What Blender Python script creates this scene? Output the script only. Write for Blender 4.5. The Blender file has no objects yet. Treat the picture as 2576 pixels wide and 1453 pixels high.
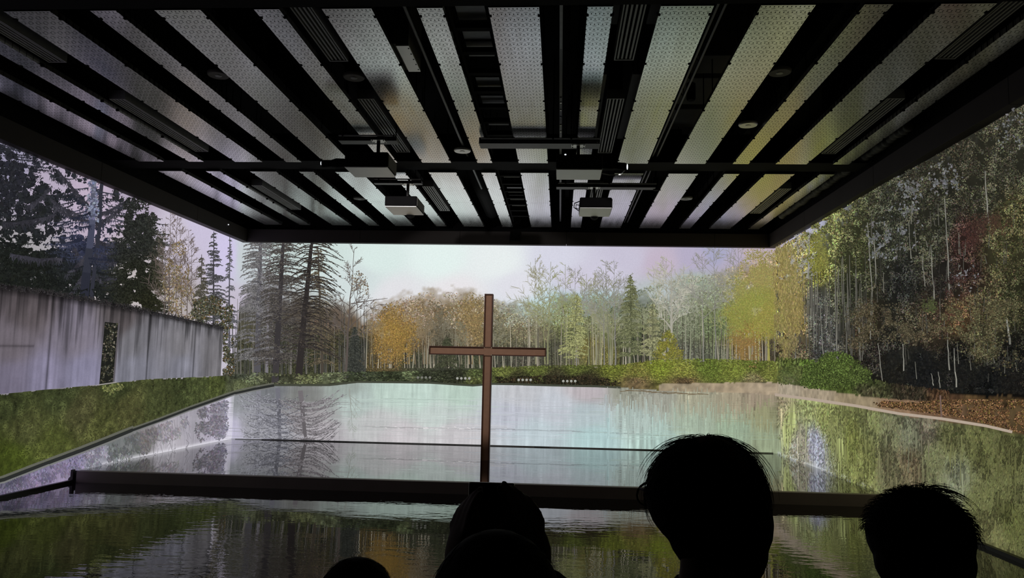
import bpy, math, random
import numpy as np
from mathutils import Vector
random.seed(7); RNG = np.random.default_rng(11)
C = bpy.context.scene.collection
PI = math.pi

# ------------------------------------------------------------------ camera, world, exposure
EYE = 1.70                                   # camera height above the visitors' floor
F, YAW, PIT, ROL = 1963.99, -0.0628, 0.1053, 0.021
IW, IH = 2576, 1453
fw = np.array([math.sin(YAW)*math.cos(PIT), math.cos(YAW)*math.cos(PIT), math.sin(PIT)])
r0 = np.array([math.cos(YAW), -math.sin(YAW), 0.0]); u0 = np.cross(r0, fw)
rt = r0*math.cos(ROL)+u0*math.sin(ROL); up = -r0*math.sin(ROL)+u0*math.cos(ROL)
cd = bpy.data.cameras.new('camera'); cam = bpy.data.objects.new('camera', cd); C.objects.link(cam)
cd.sensor_width = 36; cd.lens = 36*F/IW; cd.clip_start = 0.05
from mathutils import Matrix
cam.matrix_world = Matrix(((rt[0], up[0], -fw[0], 0), (rt[1], up[1], -fw[1], 0), (rt[2], up[2], -fw[2], EYE), (0, 0, 0, 1)))
bpy.context.scene.camera = cam
w = bpy.data.worlds.new('world'); bpy.context.scene.world = w; w.use_nodes = True
w.node_tree.nodes['Background'].inputs[0].default_value = (0.001, 0.001, 0.001, 1)
vs = bpy.context.scene.view_settings
vs.view_transform = 'Standard'; vs.look = 'None'; vs.gamma = 1; vs.exposure = 0; vs.use_curve_mapping = False

# room dimensions, heights measured from the eye
XL, XR, YB = -6.75, 4.33, 16.0
ZW, ZF, ZT, ZC = -1.50, -1.64, 2.60, 2.90     # rear water, front water, top of picture, ceiling panels
YF = 3.6                                      # the edge of the visitors' floor

# the two large projectors throw their light onto the far wall and the cross standing before it
def throw(name, loc, target, watts):
    l = bpy.data.lights.new(name, 'SPOT'); l.energy = watts; l.spot_size = math.radians(48); l.spot_blend = .2; l.shadow_soft_size = .03; l.color = (1, .97, .95)
    o = bpy.data.objects.new(name, l); C.objects.link(o); o.location = (loc[0], loc[1], loc[2]+EYE)
    o.rotation_euler = (Vector(target)-Vector(loc)).to_track_quat('-Z', 'Y').to_euler(); return o
throw('projector_beam', (-2.80, 9.0, 2.36), (-1.6, 16, .3), 150)
throw('projector_beam', (.72, 9.0, 2.34), (-.9, 16, .3), 50)

# ------------------------------------------------------------------ materials
def mat(name, col, rough=.6, metal=0.0, spec=.5):
    m = bpy.data.materials.new(name); m.use_nodes = True
    b = m.node_tree.nodes['Principled BSDF']
    b.inputs['Base Color'].default_value = (*col, 1); b.inputs['Roughness'].default_value = rough
    b.inputs['Metallic'].default_value = metal; b.inputs['Specular IOR Level'].default_value = spec
    return m
def noisy(m, scale=6, lo=.7, hi=1.2, stretch=(1, 1, 1)):
    nt = m.node_tree; b = nt.nodes['Principled BSDF']
    tc = nt.nodes.new('ShaderNodeTexCoord'); mp = nt.nodes.new('ShaderNodeMapping'); mp.inputs['Scale'].default_value = stretch
    n = nt.nodes.new('ShaderNodeTexNoise'); n.inputs['Scale'].default_value = scale; n.inputs['Detail'].default_value = 5
    r = nt.nodes.new('ShaderNodeMapRange'); r.inputs['To Min'].default_value = lo; r.inputs['To Max'].default_value = hi
    mx = nt.nodes.new('ShaderNodeVectorMath'); mx.operation = 'SCALE'; mx.inputs[0].default_value = tuple(b.inputs['Base Color'].default_value)[:3]
    L = nt.links.new
    L(tc.outputs['Object'], mp.inputs[0]); L(mp.outputs[0], n.inputs['Vector']); L(n.outputs['Fac'], r.inputs['Value'])
    L(r.outputs[0], mx.inputs['Scale']); L(mx.outputs[0], b.inputs['Base Color'])
    return m
M_plaster = noisy(mat('plaster', (.55, .54, .52), .9), 3, .9, 1.05)
M_black = noisy(mat('black_paint', (.006, .0055, .006), .85, 0, .12), 8)
M_dark = noisy(mat('dark_metal', (.03, .027, .027), .45, .3), 9)
M_fascia = noisy(mat('fascia_grey', (.065, .056, .053), .7, 0, .2), 2.5, .85, 1.1)
M_beam = noisy(mat('beam_grey', (.30, .245, .245), .5), 3, .8, 1.15)
M_floor = noisy(mat('dark_floor', (.03, .028, .027), .6), 5)
M_slat = noisy(mat('grille_grey', (.33, .33, .33), .5, .4), 12)
M_white = noisy(mat('white_enamel', (.9, .89, .87), .4, .6), 7, .9, 1.05)
M_projw = noisy(mat('projector_white', (.82, .80, .79), .4, .5), 7, .92, 1.04)
M_steel = mat('bright_steel', (.6, .6, .6), .25, 1)
M_duct = noisy(mat('duct_grey', (.16, .15, .14), .7), 5, .8, 1.15)
M_cloth = noisy(mat('dark_cloth', (.012, .011, .013), .95, 0, .1), 40)
M_skin = noisy(mat('skin', (.10, .055, .04), .7, 0, .2), 30, .9, 1.1)
M_hair = mat('black_hair', (.004, .0035, .0035), .8, 0, .1)
M_glass_black = mat('phone_glass', (.004, .004, .005), .15)
M_rim = mat('phone_rim', (.25, .22, .22), .3, .8)
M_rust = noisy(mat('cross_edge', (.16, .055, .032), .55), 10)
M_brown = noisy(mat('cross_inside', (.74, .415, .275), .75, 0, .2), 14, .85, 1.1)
def glow(name, col, s):
    m = bpy.data.materials.new(name); m.use_nodes = True; b = m.node_tree.nodes['Principled BSDF']
    b.inputs['Emission Color'].default_value = (*col, 1); b.inputs['Emission Strength'].default_value = s; return m
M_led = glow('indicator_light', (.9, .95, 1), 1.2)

# projected light: the picture's own colour, carried per corner of the mesh, with the fine grain of the plaster
M_pic = bpy.data.materials.new('projected_light'); M_pic.use_nodes = True
nt = M_pic.node_tree; nt.nodes.clear(); L = nt.links.new
at_ = nt.nodes.new('ShaderNodeAttribute'); at_.attribute_name = 'Col'
tc = nt.nodes.new('ShaderNodeNewGeometry')
nz = nt.nodes.new('ShaderNodeTexNoise'); nz.inputs['Scale'].default_value = 38; nz.inputs['Detail'].default_value = 3
mr = nt.nodes.new('ShaderNodeMapRange'); mr.inputs['To Min'].default_value = .90; mr.inputs['To Max'].default_value = 1.10
sc_ = nt.nodes.new('ShaderNodeVectorMath'); sc_.operation = 'SCALE'
em = nt.nodes.new('ShaderNodeEmission'); ou = nt.nodes.new('ShaderNodeOutputMaterial')
L(tc.outputs['Position'], nz.inputs['Vector']); L(nz.outputs['Fac'], mr.inputs['Value']); L(mr.outputs[0], sc_.inputs['Scale'])
L(at_.outputs['Color'], sc_.inputs[0]); L(sc_.outputs[0], em.inputs['Color']); L(em.outputs[0], ou.inputs['Surface'])
M_pic.cycles.emission_sampling = 'NONE'

def water_mat(name, scale, dist, rough, tint=(.004, .005, .005), ior=1.33):
    m = mat(name, tint, rough); b = m.node_tree.nodes['Principled BSDF']; b.inputs['IOR'].default_value = ior
    nt = m.node_tree; L = nt.links.new
    g = nt.nodes.new('ShaderNodeNewGeometry'); mp = nt.nodes.new('ShaderNodeMapping'); mp.inputs['Scale'].default_value = (1, 2.2, 1)
    n = nt.nodes.new('ShaderNodeTexNoise'); n.inputs['Scale'].default_value = scale; n.inputs['Detail'].default_value = 2
    n2 = nt.nodes.new('ShaderNodeTexNoise'); n2.inputs['Scale'].default_value = .55; n2.inputs['Detail'].default_value = 1
    r = nt.nodes.new('ShaderNodeMapRange'); r.inputs['From Min'].default_value = .42; r.inputs['From Max'].default_value = .62
    r.inputs['To Min'].default_value = .15; r.inputs['To Max'].default_value = 1.0
    mu = nt.nodes.new('ShaderNodeMath'); mu.operation = 'MULTIPLY'
    bp = nt.nodes.new('ShaderNodeBump'); bp.inputs['Distance'].default_value = dist; bp.inputs['Strength'].default_value = 1
    L(g.outputs['Position'], mp.inputs[0]); L(mp.outputs[0], n.inputs['Vector']); L(g.outputs['Position'], n2.inputs['Vector'])
    L(n2.outputs['Fac'], r.inputs['Value']); L(n.outputs['Fac'], mu.inputs[0]); L(r.outputs[0], mu.inputs[1])
    L(mu.outputs[0], bp.inputs['Height']); L(bp.outputs[0], b.inputs['Normal'])
    return m
M_w_rear = water_mat('still_water', 3, .0004, .0, ior=1.85)
M_w_front = water_mat('rippled_water', 4.5, .0035, .01, ior=1.42)

# perforated metal of the ceiling strips: rows of slots joined by dashes above and below
def perforated():
    m = mat('perforated_metal', (.76, .76, .75), .22, .96); nt = m.node_tree; L = nt.links.new
    b = nt.nodes['Principled BSDF']
    def math_(op, a, bb=None, v=None):
        n = nt.nodes.new('ShaderNodeMath'); n.operation = op
        for i, q in enumerate((a, bb)):
            if q is None: continue
            if isinstance(q, (int, float)): n.inputs[i].default_value = q
            else: L(q, n.inputs[i])
        return n.outputs[0]
    g = nt.nodes.new('ShaderNodeNewGeometry'); sp = nt.nodes.new('ShaderNodeSeparateXYZ'); L(g.outputs['Position'], sp.inputs[0])
    u = math_('DIVIDE', sp.outputs[0], .0333); v = math_('DIVIDE', sp.outputs[1], .0975)
    def near(x, c, h): return math_('LESS_THAN', math_('ABSOLUTE', math_('SUBTRACT', x, c)), h)
    fu = math_('FRACT', math_('ADD', u, 1000)); fv = math_('FRACT', v)
    f2 = math_('FRACT', math_('DIVIDE', math_('ADD', u, 1000.5), 2.0)); f3 = math_('FRACT', math_('DIVIDE', math_('ADD', u, 1001.5), 2.0))
    slot = math_('MULTIPLY', near(fu, .5, .13), near(fv, .5, .12))
    da = math_('MULTIPLY', near(f2, .5, .24), near(fv, .20, .035)); db = math_('MULTIPLY', near(f3, .5, .24), near(fv, .80, .035))
    k = math_('MAXIMUM', slot, math_('MAXIMUM', da, db))
    n = nt.nodes.new('ShaderNodeTexNoise'); n.inputs['Scale'].default_value = 2.2; mp = nt.nodes.new('ShaderNodeMapping'); mp.inputs['Scale'].default_value = (6, .6, 1)
    L(g.outputs['Position'], mp.inputs[0]); L(mp.outputs[0], n.inputs['Vector'])
    r = nt.nodes.new('ShaderNodeMapRange'); r.inputs['To Min'].default_value = .15; r.inputs['To Max'].default_value = .27
    L(n.outputs['Fac'], r.inputs['Value']); L(r.outputs[0], b.inputs['Roughness'])
    mx = nt.nodes.new('ShaderNodeMix'); mx.data_type = 'RGBA'; L(k, mx.inputs['Factor'])
    mx.inputs['A'].default_value = (.76, .76, .75, 1); mx.inputs['B'].default_value = (.004, .004, .004, 1)
    L(mx.outputs['Result'], b.inputs['Base Color'])
    return m
M_perf = perforated()

# ------------------------------------------------------------------ mesh kit
class MK:
    def __init__(s): s.v = []; s.f = []
    def box(s, x0, x1, y0, y1, z0, z1):
        b = len(s.v)
        s.v += [(x0,y0,z0),(x1,y0,z0),(x1,y1,z0),(x0,y1,z0),(x0,y0,z1),(x1,y0,z1),(x1,y1,z1),(x0,y1,z1)]
        s.f += [tuple(b+i for i in q) for q in ((3,2,1,0),(4,5,6,7),(0,1,5,4),(1,2,6,5),(2,3,7,6),(3,0,4,7))]; return s
    def tube(s, pts, rad, n=10, caps=True):
        pts = [Vector(p) for p in pts]; rad = [rad]*len(pts) if isinstance(rad, (int, float)) else rad
        rings = []; a = None
        for i, p in enumerate(pts):
            d = (pts[min(i+1, len(pts)-1)]-pts[max(i-1, 0)]).normalized()
            if a is None: a = d.orthogonal().normalized()
            a = (a-d*a.dot(d)).normalized(); c = d.cross(a); b = len(s.v)
            for k in range(n):
                t = 2*PI*k/n; s.v.append(tuple(p+(a*math.cos(t)+c*math.sin(t))*rad[i]))
            rings.append(b)
        for i in range(len(rings)-1):
            for k in range(n):
                s.f.append((rings[i]+k, rings[i]+(k+1)%n, rings[i+1]+(k+1)%n, rings[i+1]+k))
        if caps:
            s.f.append(tuple(rings[0]+k for k in reversed(range(n)))); s.f.append(tuple(rings[-1]+k for k in range(n)))
        return s
    def ell(s, c, r, rot=None, nu=20, nv=12, fn=None):
        b = len(s.v); c = Vector(c)
        for j in range(nv+1):
            th = PI*j/nv
            for i in range(nu):
                ph = 2*PI*i/nu; d = Vector((math.sin(th)*math.cos(ph), math.sin(th)*math.sin(ph), math.cos(th)))
                q = Vector((d.x*r[0], d.y*r[1], d.z*r[2]))
                if fn: q = fn(q, d)
                if rot is not None: q = rot @ q
                s.v.append(tuple(c+q))
        for j in range(nv):
            for i in range(nu):
                s.f.append((b+j*nu+i, b+(j+1)*nu+i, b+(j+1)*nu+(i+1)%nu, b+j*nu+(i+1)%nu))
        return s
    def quad(s, *p):
        b = len(s.v); s.v += [tuple(q) for q in p]; s.f.append(tuple(range(b, b+len(p)))); return s
WL = {}
def link(o, name, c, parent):
    C.objects.link(o); c = Vector(c); WL[o.name] = c
    if parent: o.parent = parent; o.location = c-WL[parent.name]
    else: o.location = c
    return o
def build(name, mk, m, parent=None, smooth=False, bevel=0, origin=None):
    v = np.array(mk.v, float); v[:, 2] += EYE
    c = (v.min(0)+v.max(0))/2 if origin is None else np.array(origin, float)
    me = bpy.data.meshes.new(name); me.from_pydata((v-c).tolist(), [], mk.f); me.update()
    me.materials.append(m)
    if smooth: me.polygons.foreach_set('use_smooth', [True]*len(me.polygons))
    o = bpy.data.objects.new(name, me); link(o, name, c, parent)
    if bevel:
        bv = o.modifiers.new('bevel', 'BEVEL'); bv.width = bevel; bv.segments = 2; bv.limit_method = 'ANGLE'
    return o
def empty(name, loc, label, cat, group=None):
    o = bpy.data.objects.new(name, None); link(o, name, (loc[0], loc[1], loc[2]+EYE), None); o.empty_display_size = .1
    return tag(o, label, cat, group)
def tag(o, label=None, cat=None, group=None, kind=None):
    for k, v in (('label', label), ('category', cat), ('group', group), ('kind', kind)):
        if v: o[k] = v
    return o
def struct(name, mk, m, bevel=0): return tag(build(name, mk, m, bevel=bevel), kind='structure')

# ------------------------------------------------------------------ the room shell
struct('floor', MK().box(XL-.2, XR+.2, -6, YF, -EYE-.15, -EYE), M_floor)
struct('floor_pool', MK().box(XL-.2, XR+.2, YF, YB+.2, -EYE-.35, -EYE-.2), M_black)
struct('ceiling', MK().box(XL-.2, XR+.2, -6, YB+.2, 3.9, 4.05), M_black)
struct('wall_left', MK().box(XL-.2, XL, -6, YB+.2, -EYE-.2, 3.9), M_plaster)
struct('wall_right', MK().box(XR, XR+.2, -6, YB+.2, -EYE-.2, 3.9), M_plaster)
struct('wall_back', MK().box(XL, XR, YB, YB+.2, -EYE-.2, 3.9), M_plaster)
struct('wall_rear', MK().box(XL-.2, XR+.2, -6.2, -6, -EYE-.15, 3.9), M_black)
# dark upper walls above the picture and the fascia that hides their foot
m_ = MK().box(XL+.002, XL+.03, -5.9, YB, 2.88, 3.89); struct('trim_1', m_, M_black)
m_ = MK().box(XR-.03, XR-.002, -5.9, YB, 2.88, 3.89); struct('trim_2', m_, M_black)
m_ = MK().box(XL+.03, XR-.03, YB-.03, YB-.002, 2.88, 3.89); struct('trim_3', m_, M_black)
def fascia(name, boxes, label):
    m_ = MK()
    for b in boxes: m_.box(*b)
    return struct(name, m_, M_fascia, .004)
fascia('trim_4', [(XL+.002, XL+.14, a+.002, b-.002, ZT, 2.87) for a, b in ((1, 4.2), (4.2, 7.4), (7.4, 10.6), (10.6, 13.6), (13.6, 15.86))], '')
fascia('trim_5', [(XR-.14, XR-.002, a+.002, b-.002, ZT, 2.87) for a, b in ((1, 4.2), (4.2, 7.4), (7.4, 10.6), (10.6, 13.6), (13.6, 15.86))], '')
fascia('trim_6', [(a+.002, b-.002, 15.86, 15.998, ZT, 2.87) for a, b in ((XL, -4.2), (-4.2, -2.1), (-2.1, .10), (.10, 3.1), (3.1, XR))], '')
struct('baseboard_back', MK().box(XL+.1, XR-.1, YB-.06, YB-.045, ZW-.02, ZW+.020), M_slat)
struct('baseboard_left', MK().box(XL+.06, XL+.11, YF, 10.55, ZF-.03, ZF+.038), M_dark)
struct('baseboard_right', MK().box(XR-.11, XR-.06, YF, 10.55, ZF-.03, ZF+.038), M_dark)
# water
rw = build('reflecting_pool', MK().box(XL+.001, XR-.001, 10.72, YB-.001, ZW-.2, ZW), M_w_rear)
tag(rw, 'still mirror-like rear pool between the long dark beam and the far wall', 'pool')
fwt = build('reflecting_pool', MK().box(XL+.001, XR-.001, YF+.06, 10.58, ZF-.2, ZF), M_w_front)
tag(fwt, 'rippled front pool on the visitors side of the dark beam', 'pool')
kb = build('pool_kerb', MK().box(XL, XR, YF-.02, YF+.06, -EYE-.1, -EYE+.09), M_dark)
tag(kb, 'low dark kerb along the near edge of the front pool', 'kerb')
wb = empty('weir_beam', (-1, 10.65, ZF-.1), 'long dark horizontal beam dividing the front pool from the rear pool', 'beam')
build('beam_body', MK().box(XL+.12, XR-.02, 10.59, 10.71, ZF-.1, ZW+.012), M_beam, wb, bevel=.004)
build('end_bracket', MK().box(XL+.05, XL+.085, 10.57, 10.62, ZF-.05, ZW+.03), M_dark, wb)

# ------------------------------------------------------------------ the projected picture
def ray(x, y):
    x = np.asarray(x, float); y = np.asarray(y, float)
    return fw+rt*((x-IW/2)/F)[..., None]-up*((y-IH/2)/F)[..., None]
def px2s(x, y):
    """where the line of sight of a spot in the photograph meets the walls: run along the walls, height"""
    d = ray(x, y)
    tb = YB/np.maximum(d[..., 1], 1e-6)
    tl = np.where(d[..., 0] < 0, XL/np.minimum(d[..., 0], -1e-9), 1e9); tr = np.where(d[..., 0] > 0, XR/np.maximum(d[..., 0], 1e-9), 1e9)
    t = np.minimum(tb, np.minimum(tl, tr)); p = d*t[..., None]
    s = np.where(t == tl, XL-(YB-p[..., 1]), np.where(t == tr, XR+(YB-p[..., 1]), p[..., 0]))
    return s, p[..., 2]
SMIN, SMAX = XL-11.6, XR+11.6
ORD = [0]
def s2w(s, z, d):
    s = np.clip(s, SMIN, SMAX); lo = np.where((s < XL-5.4) | (s > XR+5.4), ZF, ZW)
    z = np.clip(z, lo, 2.64)
    x = np.where(s < XL, XL+.004+d, np.where(s > XR, XR-.004-d, np.clip(s, XL+.004+d, XR-.004-d)))
    y = np.where(s < XL, YB-(XL-s), np.where(s > XR, YB-(s-XR), YB-.004-d)); y = np.minimum(y, YB-.004-d)
    return np.stack([x, y, z], -1)
def lin(c):
    c = np.clip(np.asarray(c, float)/255, 0, 1); return np.where(c <= .04045, c/12.92, ((c+.055)/1.055)**2.4)
def tone(c):
    c = np.array(c, float); r, g = c[..., 0], c[..., 1]
    c[..., 0] = np.where(g > r, r+(g-r)*.42*np.clip((190-g)/60, 0, 1), r); l = c.mean(-1, keepdims=True)
    return l+(c-l)*.80
def picmesh(name, P, FC, VC, parent):
    """P verts (N,3) eye heights, FC faces (M,4), VC vertex colours sRGB 0-255"""
    P = P.copy(); P[:, 2] += EYE; c = (P.min(0)+P.max(0))/2
    me = bpy.data.meshes.new(name); me.vertices.add(len(P)); me.vertices.foreach_set('co', (P-c).astype(np.float32).ravel())
    n = FC.shape[1]; me.loops.add(FC.size); me.loops.foreach_set('vertex_index', FC.astype(np.int32).ravel())
    me.polygons.add(len(FC)); me.polygons.foreach_set('loop_start', np.arange(0, FC.size, n, dtype=np.int32))
    me.update(calc_edges=True)
    a = me.color_attributes.new('Col', 'FLOAT_COLOR', 'POINT')
    a.data.foreach_set('color', np.hstack([lin(tone(VC)), np.ones((len(P), 1))]).astype(np.float32).ravel())
    me.materials.append(M_pic); o = bpy.data.objects.new(name, me); link(o, name, c, parent); return o
def hash2(ix, iy, seed):
    h = (ix.astype(np.int64)*374761393+iy.astype(np.int64)*668265263+seed*1442695041) & 0x7fffffff
    h = ((h ^ (h >> 13))*1274126177) & 0x7fffffff
    return ((h ^ (h >> 16)) & 0xffff)/65535.0
def vn(x, y, seed=0):
    ix = np.floor(x); iy = np.floor(y); fx = x-ix; fy = y-iy; fx = fx*fx*(3-2*fx); fy = fy*fy*(3-2*fy)
    a = hash2(ix, iy, seed); b = hash2(ix+1, iy, seed); c = hash2(ix, iy+1, seed); d = hash2(ix+1, iy+1, seed)
    return (a*(1-fx)+b*fx)*(1-fy)+(c*(1-fx)+d*fx)*fy
def fbm(x, y, seed=0, o=4):
    t = 0; a = .5; n = 0
    for i in range(o): t = t+a*vn(x*2**i, y*2**i, seed+i*17); n += a; a *= .5
    return t/n
def field(ctrl):
    ctrl = np.array(ctrl, float); cs, cz = px2s(ctrl[:, 0], ctrl[:, 1]); col = ctrl[:, 2:5]
    def f(s, z):
        s = np.asarray(s, float); z = np.asarray(z, float); W = 0; A = 0
        for i in range(len(cs)):
            wgt = 1/(((s-cs[i])**2*.8+(z-cz[i])**2*1.6)+.008)**2.1
            W = W+wgt; A = A+wgt[..., None]*col[i]
        return A/W[..., None]
    return f
def curve(pts):
    a = np.array(pts, float); s, z = px2s(a[:, 0], a[:, 1]); o = np.argsort(s); s = s[o]; z = z[o]
    return lambda q: np.interp(q, s, z)
SKY = field([(30,420,150,145,175),(100,470,180,165,190),(240,520,190,170,195),(330,480,175,160,185),(60,650,165,160,165),(300,700,190,180,180),(450,600,200,190,210),(440,760,175,165,165),(500,560,200,190,220),
 (575,640,205,195,235),(590,780,195,185,205),(620,650,195,205,210),(700,640,190,208,205),(820,640,205,225,220),(900,700,208,222,222),(950,650,215,235,230),(1100,650,225,242,238),(1250,660,230,238,238),
 (1000,740,225,225,230),(1150,740,232,228,232),(1300,720,222,222,232),(1400,660,212,212,230),(1350,790,190,222,226),(1450,700,205,200,220),(1420,780,170,215,220),(1500,770,165,205,208),(1520,690,205,200,222),
 (1580,650,198,192,215),(1660,660,195,178,200),(1750,650,180,170,200),(1800,640,165,165,200),(1850,660,180,168,195),(1900,640,190,170,185),(1660,740,180,190,190),(1750,720,160,180,165),(1850,700,175,165,175),(2030,600,180,180,210),(2130,560,120,125,130),(2300,560,90,95,95),(2450,480,85,90,90)])
FOR = field([(30,430,42,44,52),(100,520,38,42,46),(220,600,45,52,75),(60,700,28,34,30),(200,740,30,36,34),(330,600,42,46,42),(340,700,38,42,32),(370,760,40,42,28),(430,740,110,95,70),(450,690,130,120,95),(520,700,70,72,70),(500,780,60,60,50),(470,800,85,68,42),
 (570,760,110,105,105),(620,700,105,100,105),(680,740,85,80,80),(620,860,90,85,60),(700,860,70,70,55),(660,900,65,72,50),(760,760,95,85,75),(760,900,65,70,45),(830,800,110,92,75),(840,880,85,80,50),(900,880,45,50,45),(930,800,125,100,75),
 (960,880,120,95,55),(985,830,172,132,55),(1000,860,165,125,50),(940,900,100,85,50),(1030,800,140,112,80),(1060,780,145,118,80),(1060,860,115,95,65),(1060,910,70,75,55),(1110,850,85,78,60),(1130,900,55,62,48),(1170,800,150,125,80),(1180,850,130,108,70),(1190,910,70,80,55),
 (1260,850,110,105,75),(1250,900,70,75,60),(1300,820,140,130,95),(1350,840,130,122,90),(1330,900,85,82,68),(1420,800,130,140,80),(1440,840,105,115,70),(1400,880,90,90,68),(1480,870,130,120,60),(1520,830,130,135,85),(1530,900,120,115,55),
 (1588,760,75,95,70),(1590,850,75,90,60),(1590,900,60,65,48),(1640,800,120,130,90),(1650,860,95,100,70),(1700,760,150,155,135),(1720,820,120,132,100),(1720,890,105,108,90),(1780,740,140,150,115),(1800,820,100,125,80),(1800,900,100,110,85),
 (1850,720,165,160,95),(1860,800,140,150,55),(1900,760,150,165,60),(1900,830,165,150,50),(1900,690,175,150,100),(1930,780,165,150,55),(1960,720,175,150,70),(1960,800,150,140,60),(1880,870,150,115,55),(1950,880,85,75,55),
 (2010,680,165,150,80),(2010,800,150,125,60),(2010,880,100,90,65),(2060,660,130,130,45),(2080,620,120,125,70),(2060,780,88,90,82),(2080,860,76,78,74),(2150,650,75,80,48),(2150,740,62,68,48),(2180,820,72,62,42),(2200,900,45,42,36),
 (2250,600,62,66,52),(2280,720,42,44,40),(2290,820,66,62,46),(2260,880,45,44,38),(2350,620,62,64,48),(2380,700,52,48,42),(2350,820,78,66,48),(2330,930,25,27,28),(2420,900,28,28,26),(2430,600,70,48,42),(2450,680,62,45,38),(2500,760,82,74,48),(2520,640,82,80,48),
 (2420,800,95,72,45),(2480,860,80,76,50),(2550,900,30,30,26),(2550,560,78,76,45),(2480,500,64,64,48),(2560,400,66,66,50),(2560,760,60,62,38),(2500,960,22,24,24),(2250,960,38,36,28),(2380,560,58,60,46),(2560,980,30,26,22)])
GRS = field([(20,1010,55,68,35),(150,990,58,72,38),(300,970,55,68,36),(450,960,58,72,38),(540,960,72,88,42),(60,1080,75,82,42),(200,1040,80,80,45),(320,1020,82,84,44),(20,1150,62,84,24),(130,1120,78,92,38),(250,1070,80,86,42),(400,1000,68,80,42),(500,980,68,84,44),(600,962,95,108,70),
 (600,945,60,68,55),(700,950,62,66,48),(780,950,72,78,50),(830,955,78,88,62),(900,945,45,55,38),(1000,945,38,46,30),(1020,935,70,85,55),(1080,945,42,48,34),(1150,945,38,42,30),(1200,940,60,75,40),(1200,958,72,80,42),(1270,930,95,108,48),(1300,950,55,55,32),(1350,925,85,100,42),(1400,950,62,58,38),(1450,925,82,98,40),(1470,955,52,45,30),
 (1550,925,100,112,38),(1600,940,115,115,45),(1600,958,110,90,60),(1660,925,115,130,38),(1720,940,125,130,48),(1720,958,95,75,50),(1780,925,85,110,38),(1850,930,105,120,42),(1900,915,80,100,35),(1930,940,105,115,45),(1900,955,120,110,70),(1990,930,72,95,38),(1990,955,95,95,65),
 (2050,930,68,108,38),(2120,920,75,125,38),(2120,970,62,85,34),(2200,960,48,62,30),(2200,985,80,75,50),(2300,990,55,48,35),(2400,1000,75,52,34),(2450,1010,80,60,35),(2550,1000,60,46,28),(2560,1030,80,58,30)])
SND = field([(1560,968,150,135,105),(1700,968,160,142,112),(1850,970,165,145,115),(1900,975,168,148,120),(1980,975,170,155,130),(2050,990,162,145,118),(2160,1005,150,132,100),(2270,1025,145,112,82),(2350,1030,112,84,60),(2400,1045,108,80,56),(2450,1040,92,70,46),(2500,1060,92,72,46),(2560,1060,84,66,40)])
WAT = field([(600,1010,140,145,150),(680,985,115,120,125),(650,1060,155,155,162),(700,1080,160,160,168),(760,1000,125,128,125),(780,1050,160,155,158),(800,1090,178,172,178),(870,980,150,165,158),(900,1010,178,196,190),(950,1060,190,192,192),(980,990,185,208,196),(1050,1000,188,212,200),(1100,1040,192,205,200),(1150,990,185,210,195),
 (1000,1090,198,192,196),(1150,1090,200,196,200),(1300,990,192,194,200),(1280,1040,188,192,206),(1400,1030,190,196,206),(1350,1090,188,205,212),(1480,985,185,175,180),(1480,1040,178,195,200),(1500,1100,172,205,205),(1580,990,150,152,135),(1600,1060,170,190,182),(1650,1000,160,160,145),(1650,1110,168,198,188),
 (1750,1000,165,162,135),(1750,1080,158,178,155),(1850,1010,162,150,122),(1850,1090,150,175,145),(1900,1000,160,142,118),(1930,1050,150,150,108),(1930,1110,148,165,128),
 (1975,1020,165,155,115),(1990,1060,150,160,95),(2040,1020,155,165,100),(2020,1120,160,155,130),(2060,1120,168,172,190),(2080,1050,145,155,85),(2110,1030,120,128,70),(2110,1090,130,138,80),(2150,1110,115,125,60),(2200,1060,105,112,65),(2180,1160,112,118,62),(2250,1080,100,102,70),(2250,1180,95,92,62),(2300,1100,95,98,75),(2340,1080,105,98,78),
 (2300,1160,100,88,62),(2360,1150,92,96,62),(2400,1100,92,95,55),(2420,1200,105,112,85),(2480,1130,85,88,48),(2480,1260,88,92,52),(2550,1150,80,82,45),(2560,1300,75,80,40),(2560,1240,85,88,50),(2500,1330,95,95,55),
 (570,1020,195,188,215),(575,1080,195,190,218),(540,1050,180,172,192),(480,1060,165,160,172),(420,1090,172,165,175),(360,1100,135,130,132),(330,1120,118,122,122),(280,1120,110,118,118),(420,1130,185,180,190),(240,1140,150,145,165),(240,1165,150,150,165),(180,1150,125,118,150),(150,1190,150,135,170),(100,1190,120,112,145),(80,1220,140,125,160),(20,1215,95,90,115),(20,1240,120,112,140)])
SHORE = curve([(-900,1560),(0,1206),(116,1162),(270,1104),(328,1081),(474,1027),(590,988),(690,969),(830,969),(900,961),(1080,963),(1190,970),(1240,965),(1300,967),(1500,972),(1560,975),(1700,985),(1900,989),(1960,996),(2049,1008),(2160,1024),(2272,1044),(2383,1058),(2495,1077),(2576,1092),(3300,1210)])
SANDT = curve([(1500,974),(1550,970),(1650,965),(1800,963),(1960,961),(2049,976),(2160,995),(2235,1002),(2346,1014),(2576,1026),(3300,1075)])
GROUND = curve([(-900,1080),(0,988),(108,978),(239,966),(366,952),(549,944),(620,935),(760,938),(900,930),(1000,934),(1100,930),(1200,928),(1240,922),(1350,918),(1500,920),(1560,918),(1640,905),(1720,902),(1850,905),(1960,908),(2010,915),(2150,950),(2250,975),(2400,992),(2576,1000),(3300,1040)])
TREE = curve([(-900,300),(0,380),(200,560),(400,600),(440,700),(520,720),(590,800),(640,720),(760,740),(850,760),(910,800),(945,790),(1000,765),(1060,750),(1120,762),(1190,750),(1260,770),(1330,790),(1400,775),(1440,745),(1480,790),(1530,770),(1590,745),(1660,760),(1720,735),(1800,720),(1850,690),(1900,670),(1960,640),(2020,620),(2060,590),(2120,560),(2200,480),(2300,400),(2576,250),(3300,100)])
pics = []
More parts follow.
